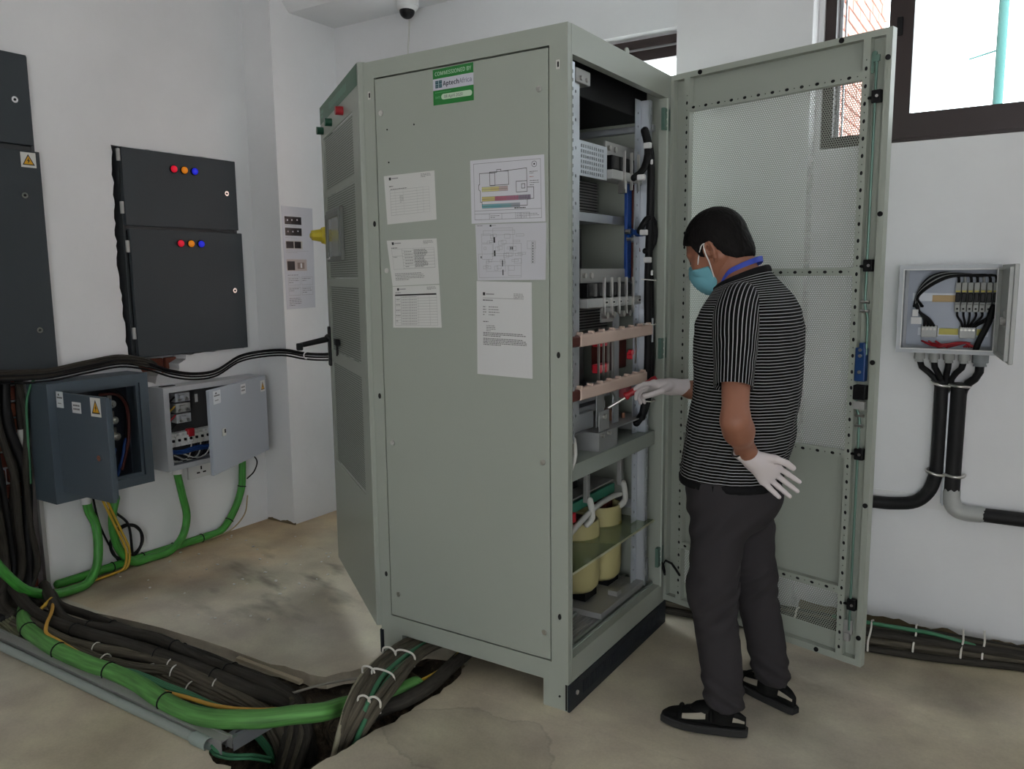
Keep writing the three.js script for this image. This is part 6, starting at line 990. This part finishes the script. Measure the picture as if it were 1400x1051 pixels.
  sleeve([[-0.745, 1.42, -2.49], [-0.742, 1.405, -2.43], [-0.738, 1.365, -2.382], [-0.728, 1.28, -2.345], [-0.716, 1.166, -2.297]], [0.045, 0.066, 0.07, 0.066, 0.06, 0.057]);
  sleeve([[-0.75, 1.42, -2.63], [-0.75, 1.405, -2.69], [-0.755, 1.365, -2.735], [-0.77, 1.28, -2.768], [-0.785, 1.19, -2.80]], [0.045, 0.066, 0.07, 0.066, 0.06, 0.057]);
}
// trousers
{
  const legs = [C8(J.hipL, J.kneeL, 0.098, 0.077), C8(J.kneeL, [-0.76, 0.115, -2.434], 0.074, 0.064), C8(J.hipR, J.kneeR, 0.098, 0.075), C8(J.kneeR, [-0.676, 0.115, -2.692], 0.072, 0.062)];
  const field = (x, y, z) => {
    let d = egg(x, y, z, -0.792, 0.79, -2.56, 0.148, 0.16, 0.17); d = smin(d, egg(x, y, z, -0.735, 0.76, -2.56, 0.095, 0.1, 0.135), 0.04);
    for (const c of legs) d = smin(d, cone(c, x, y, z), 0.035);
    const kn = Math.exp(-(((y - 0.44) / 0.1) ** 2)), hm = Math.exp(-(((y - 0.13) / 0.07) ** 2)), th = Math.exp(-(((y - 0.7) / 0.08) ** 2));
    d += kn * 0.0075 * Math.sin(y * 95 - x * 70 + z * 40 + 5 * perlin.noise(x * 8, y * 6, z * 8)) * (0.5 + perlin.noise(x * 12, y * 5, z * 12 + 4)) + hm * 0.005 * Math.sin(y * 120 + x * 60 - z * 50) + th * 0.0045 * Math.sin(y * 70 - x * 80) + 0.005 * perlin.noise(x * 14, y * 7, z * 14);
    return Math.max(d, 0.093 + (x + 0.72) * -0.12 - y, y - 0.845);
  };
  part('trousers', nets(field, [-1.0, 0.06, -2.8], [-0.56, 0.87, -2.3], 0.0075), jeansM, man, 'dark charcoal trousers');
}
// gloves
function handField(curl, spread, thumb) {
  const L = [];
  L.push([0.0, 0, 0.004, 0.05, 0.0, 0.012, 0.024, 0.021], [0.02, 0, 0.0, 0.085, 0.002, 0.031, 0.02, 0.0135], [0.02, 0, 0.0, 0.09, 0.003, 0.010, 0.02, 0.0135], [0.02, 0, -0.002, 0.088, 0.002, -0.012, 0.02, 0.013], [0.015, 0, -0.006, 0.08, 0.0, -0.031, 0.02, 0.012], [-0.045, 0, 0.0, 0.01, 0, 0.0, 0.031, 0.027]);
  const F = [[0.086, 0.031, [0.038, 0.024, 0.019]], [0.091, 0.010, [0.042, 0.027, 0.02]], [0.088, -0.012, [0.039, 0.025, 0.02]], [0.080, -0.031, [0.031, 0.02, 0.018]]];
  F.forEach(([a, t, ph], i) => { let x = a, n = 0.001, z = t, ang = 0; const sp = spread * (1.5 - i) / 1.5; ph.forEach((l, k) => { ang += curl[i] * (k === 0 ? 0.8 : 1); const dx = Math.cos(ang) * Math.cos(sp) * l, dn = Math.sin(ang) * l, dz = Math.cos(ang) * Math.sin(sp) * l, r = 0.0092 - k * 0.0009; L.push([x, n, z, x + dx, n + dn, z + dz, r, r - 0.0007, 1]); x += dx; n += dn; z += dz; }); });
  let [x, n, z] = [0.022, 0.006, 0.024]; thumb.forEach(([dx, dn, dz, r], k) => { L.push([x, n, z, x + dx, n + dn, z + dz, r, r - 0.0012, 1]); x += dx; n += dn; z += dz; });
  return (X, Y, Z) => { let p = 1e3, q = 1e3; for (const c of L) { const d = cone(c, X, Y, Z); if (c.length === 9) q = smin(q, d, 0.0025); else p = smin(p, d, 0.016); } p = smin(p, q, 0.007); return Math.max(p, -0.05 - X); };
}
function glove(wrist, tip, normal, thumbUp, field, label) {
  const a = V(...tip).sub(V(...wrist)).normalize(), n = V(...normal); n.addScaledVector(a, -n.dot(a)).normalize(); const t = a.clone().cross(n); // x along the fingers, y out of the palm, z towards the thumb
  let sz = 1; if (t.dot(V(...thumbUp)) < 0) { t.negate(); sz = -1; }
  const m = new THREE.Matrix4().makeBasis(a, n, t).setPosition(...wrist);
  let g = nets(field, [-0.06, -0.05, -0.07], [0.2, 0.1, 0.09], 0.0032); if (sz < 0) { const p = g.attributes.position; for (let i = 0; i < p.count; i += 3) { for (const at of [g.attributes.position, g.attributes.normal]) { const q = [at.getX(i + 1), at.getY(i + 1), at.getZ(i + 1)]; at.setXYZ(i + 1, at.getX(i + 2), at.getY(i + 2), at.getZ(i + 2)); at.setXYZ(i + 2, ...q); } } }
  g.applyMatrix4(m); const o = part('glove', g, gloveM, man, label);
  const cuff = new THREE.TorusGeometry(0.0295, 0.0028, 6, 28).rotateY(Math.PI / 2).translate(-0.049, 0, 0).applyMatrix4(m); part('glove_cuff', cuff, gloveM, man);
}
glove([-0.686, 0.938, -2.398], [-0.605, 0.845, -2.475], [0.45, 0.1, 0.88], [0, 1, 0], handField([0.16, 0.2, 0.26, 0.32], 0.1, [[0.03, 0.012, 0.02, 0.014], [0.036, 0.004, 0.012, 0.0115], [0.028, -0.002, 0.002, 0.0105]]), 'white glove held behind the back, palm out');
glove([-1.078, 1.086, -2.757], [-1.208, 1.099, -2.647], [-0.1, -0.75, 0.65], [0, 0.6, 0.8], handField([0.24, 0.5, 0.66, 0.72], 0.08, [[0.036, 0.024, 0.01, 0.014], [0.036, 0.014, -0.004, 0.0115], [0.028, 0.008, -0.006, 0.0105]]), 'white glove holding the red tool');
// shoes
function shoe(heel, toe, ank) {
  const h = V(heel[0], 0, heel[1]), t = V(toe[0], 0, toe[1]), f = t.clone().sub(h), L = f.length(); f.normalize(); const s = f.clone().cross(V(0, 1, 0)).normalize();
  const m = new THREE.Matrix4().makeBasis(f, V(0, 1, 0), s).setPosition(h.x, 0, h.z), A = (g) => join(g).applyMatrix4(m);
  const out = [], N = 40; const half = (u) => 0.036 * Math.pow(Math.sin(Math.PI * Math.min(1, Math.max(0, u * 0.97 + 0.015))), 0.45) * (0.82 + 0.34 * Math.max(0, Math.min(1, (u - 0.3) / 0.4)) * (u > 0.85 ? 1 - (u - 0.85) * 1.2 : 1));
  for (let i = 0; i <= N; i++) out.push([i / N * L, half(i / N) + 0.004]); for (let i = N; i >= 0; i--) out.push([i / N * L, -half(i / N) - 0.004]);
  const sole = plate(out, [], 0.018, 0.004).rotateX(Math.PI / 2).translate(0, 0.026, 0);
  part('shoe_sole', A([sole]), soleM, man);
  const hgt = (u) => { const k = [[0, 0.068], [0.08, 0.08], [0.2, 0.088], [0.36, 0.092], [0.55, 0.074], [0.75, 0.06], [0.92, 0.05], [1, 0.036]]; for (let i = 1; i < k.length; i++) if (u <= k[i][0]) { const q = (u - k[i - 1][0]) / (k[i][0] - k[i - 1][0]); return k[i - 1][1] + (k[i][1] - k[i - 1][1]) * q; } return 0.04; };
  const rings = []; for (let i = 0; i <= 30; i++) { const u = i / 30, w = Math.max(0.004, half(u) - 0.001), H0 = hgt(u), o = []; for (let k = 0; k < 20; k++) { const a = k / 20 * 2 * Math.PI, c = Math.cos(a), q = Math.sin(a); o.push([u * L * 0.985 + 0.003, 0.024 + (H0 - 0.024) / 2 * (1 + Math.sign(c) * Math.abs(c) ** 0.7), w * Math.sign(q) * Math.abs(q) ** 0.8]); } rings.push(o); }
  const cap = (r) => { const c = r.reduce((a, p) => [a[0] + p[0] / 20, a[1] + p[1] / 20, a[2] + p[2] / 20], [0, 0, 0]); return r.map(() => c); };
  part('shoe_upper', A([ringsToMesh([cap(rings[0]), ...rings, cap(rings[30])], () => [0, 0])]), shoeM, man);
  // beige panels that follow the side of the shoe
  const strip = (u0, u1, v0, v1, sg) => { const P = (u, v) => { const w = half(u) - 0.001, H0 = hgt(u), y = 0.024 + (H0 - 0.024) * v, c = (v * 2 - 1), q = Math.sqrt(Math.max(0, 1 - Math.min(1, Math.abs(c) ** (1 / 0.7)) ** 2)); return [u * L * 0.985 + 0.003, y + 0.001, sg * (w * q ** 0.8 + 0.0025)]; }; const pos = [], idx = [], a = 10, b = 4; for (let j = 0; j <= b; j++) for (let i = 0; i <= a; i++) pos.push(...P(u0 + (u1 - u0) * i / a, v0(i / a) + (v1(i / a) - v0(i / a)) * j / b)); for (let j = 0; j < b; j++) for (let i = 0; i < a; i++) { const e = j * (a + 1) + i; idx.push(e, e + 1, e + a + 2, e, e + a + 2, e + a + 1); } const g = new THREE.BufferGeometry(); g.setAttribute('position', new THREE.BufferAttribute(new Float32Array(pos), 3)); g.setIndex(idx); g.computeVertexNormals(); return g; };
  for (const sg of [1, -1]) { part('shoe_panel', A([strip(0.46, 0.74, () => 0.5, (q) => 0.88, sg)]), beigeM, man); part('heel_panel', A([strip(0.01, 0.26, (q) => 0.42 + 0.12 * (1 - q), (q) => 0.72 + 0.05 * q, sg)]), beigeM, man); }
  part('shoe_strap', A([new THREE.TorusGeometry(0.04, 0.008, 6, 18, Math.PI).rotateY(Math.PI / 2).scale(1, 0.85, 0.98).translate(L * 0.4, 0.055, 0)]), shoeM, man); part('shoe_strap', A([new THREE.TorusGeometry(0.042, 0.006, 6, 18, Math.PI).rotateY(Math.PI / 2).scale(1, 0.55, 0.98).translate(L * 0.78, 0.042, 0)]), shoeM, man);
  part('sock', [rod([ank[0] - 0.01, 0.05, ank[2]], [ank[0], 0.17, ank[2]], 0.043, 16, 0.045)], shoeM, man); part('sock', A([new THREE.SphereGeometry(0.036, 14, 10).scale(1.9, 0.9, 0.95).translate(L * 0.42, 0.068, 0)]), shoeM, man);
}
shoe([-0.688, -2.447], [-0.958, -2.398], J.ankL);
shoe([-0.586, -2.662], [-0.828, -2.79], J.ankR);
// the red tool in the right hand
{
  const t = thing('insulated_tool', 'red handled tool held by the gloved hand inside the cabinet', 'tool', [-1.16, 1.07, -2.68]);
  part('handle', [new THREE.LatheGeometry([[0, 0], [0.011, 0.002], [0.0135, 0.015], [0.011, 0.03], [0.0135, 0.055], [0.014, 0.09], [0.011, 0.12], [0.0155, 0.128], [0.0155, 0.135], [0.006, 0.138], [0, 0.138]].map((q) => new THREE.Vector2(...q)), 16).applyQuaternion(new THREE.Quaternion().setFromUnitVectors(V(0, 1, 0), V(-0.62, -0.42, 0.32).normalize())).translate(-1.135, 1.118, -2.735)], mat.red, t, 'red insulated handle');
  part('shaft', [rod([-1.224, 1.052, -2.684], [-1.29, 1.007, -2.65], 0.005, 10)], mat.steel, t);
}

scene.traverse((o) => { if (o.isMesh) { o.castShadow = true; o.receiveShadow = true; } });
renderer.render(scene, camera);
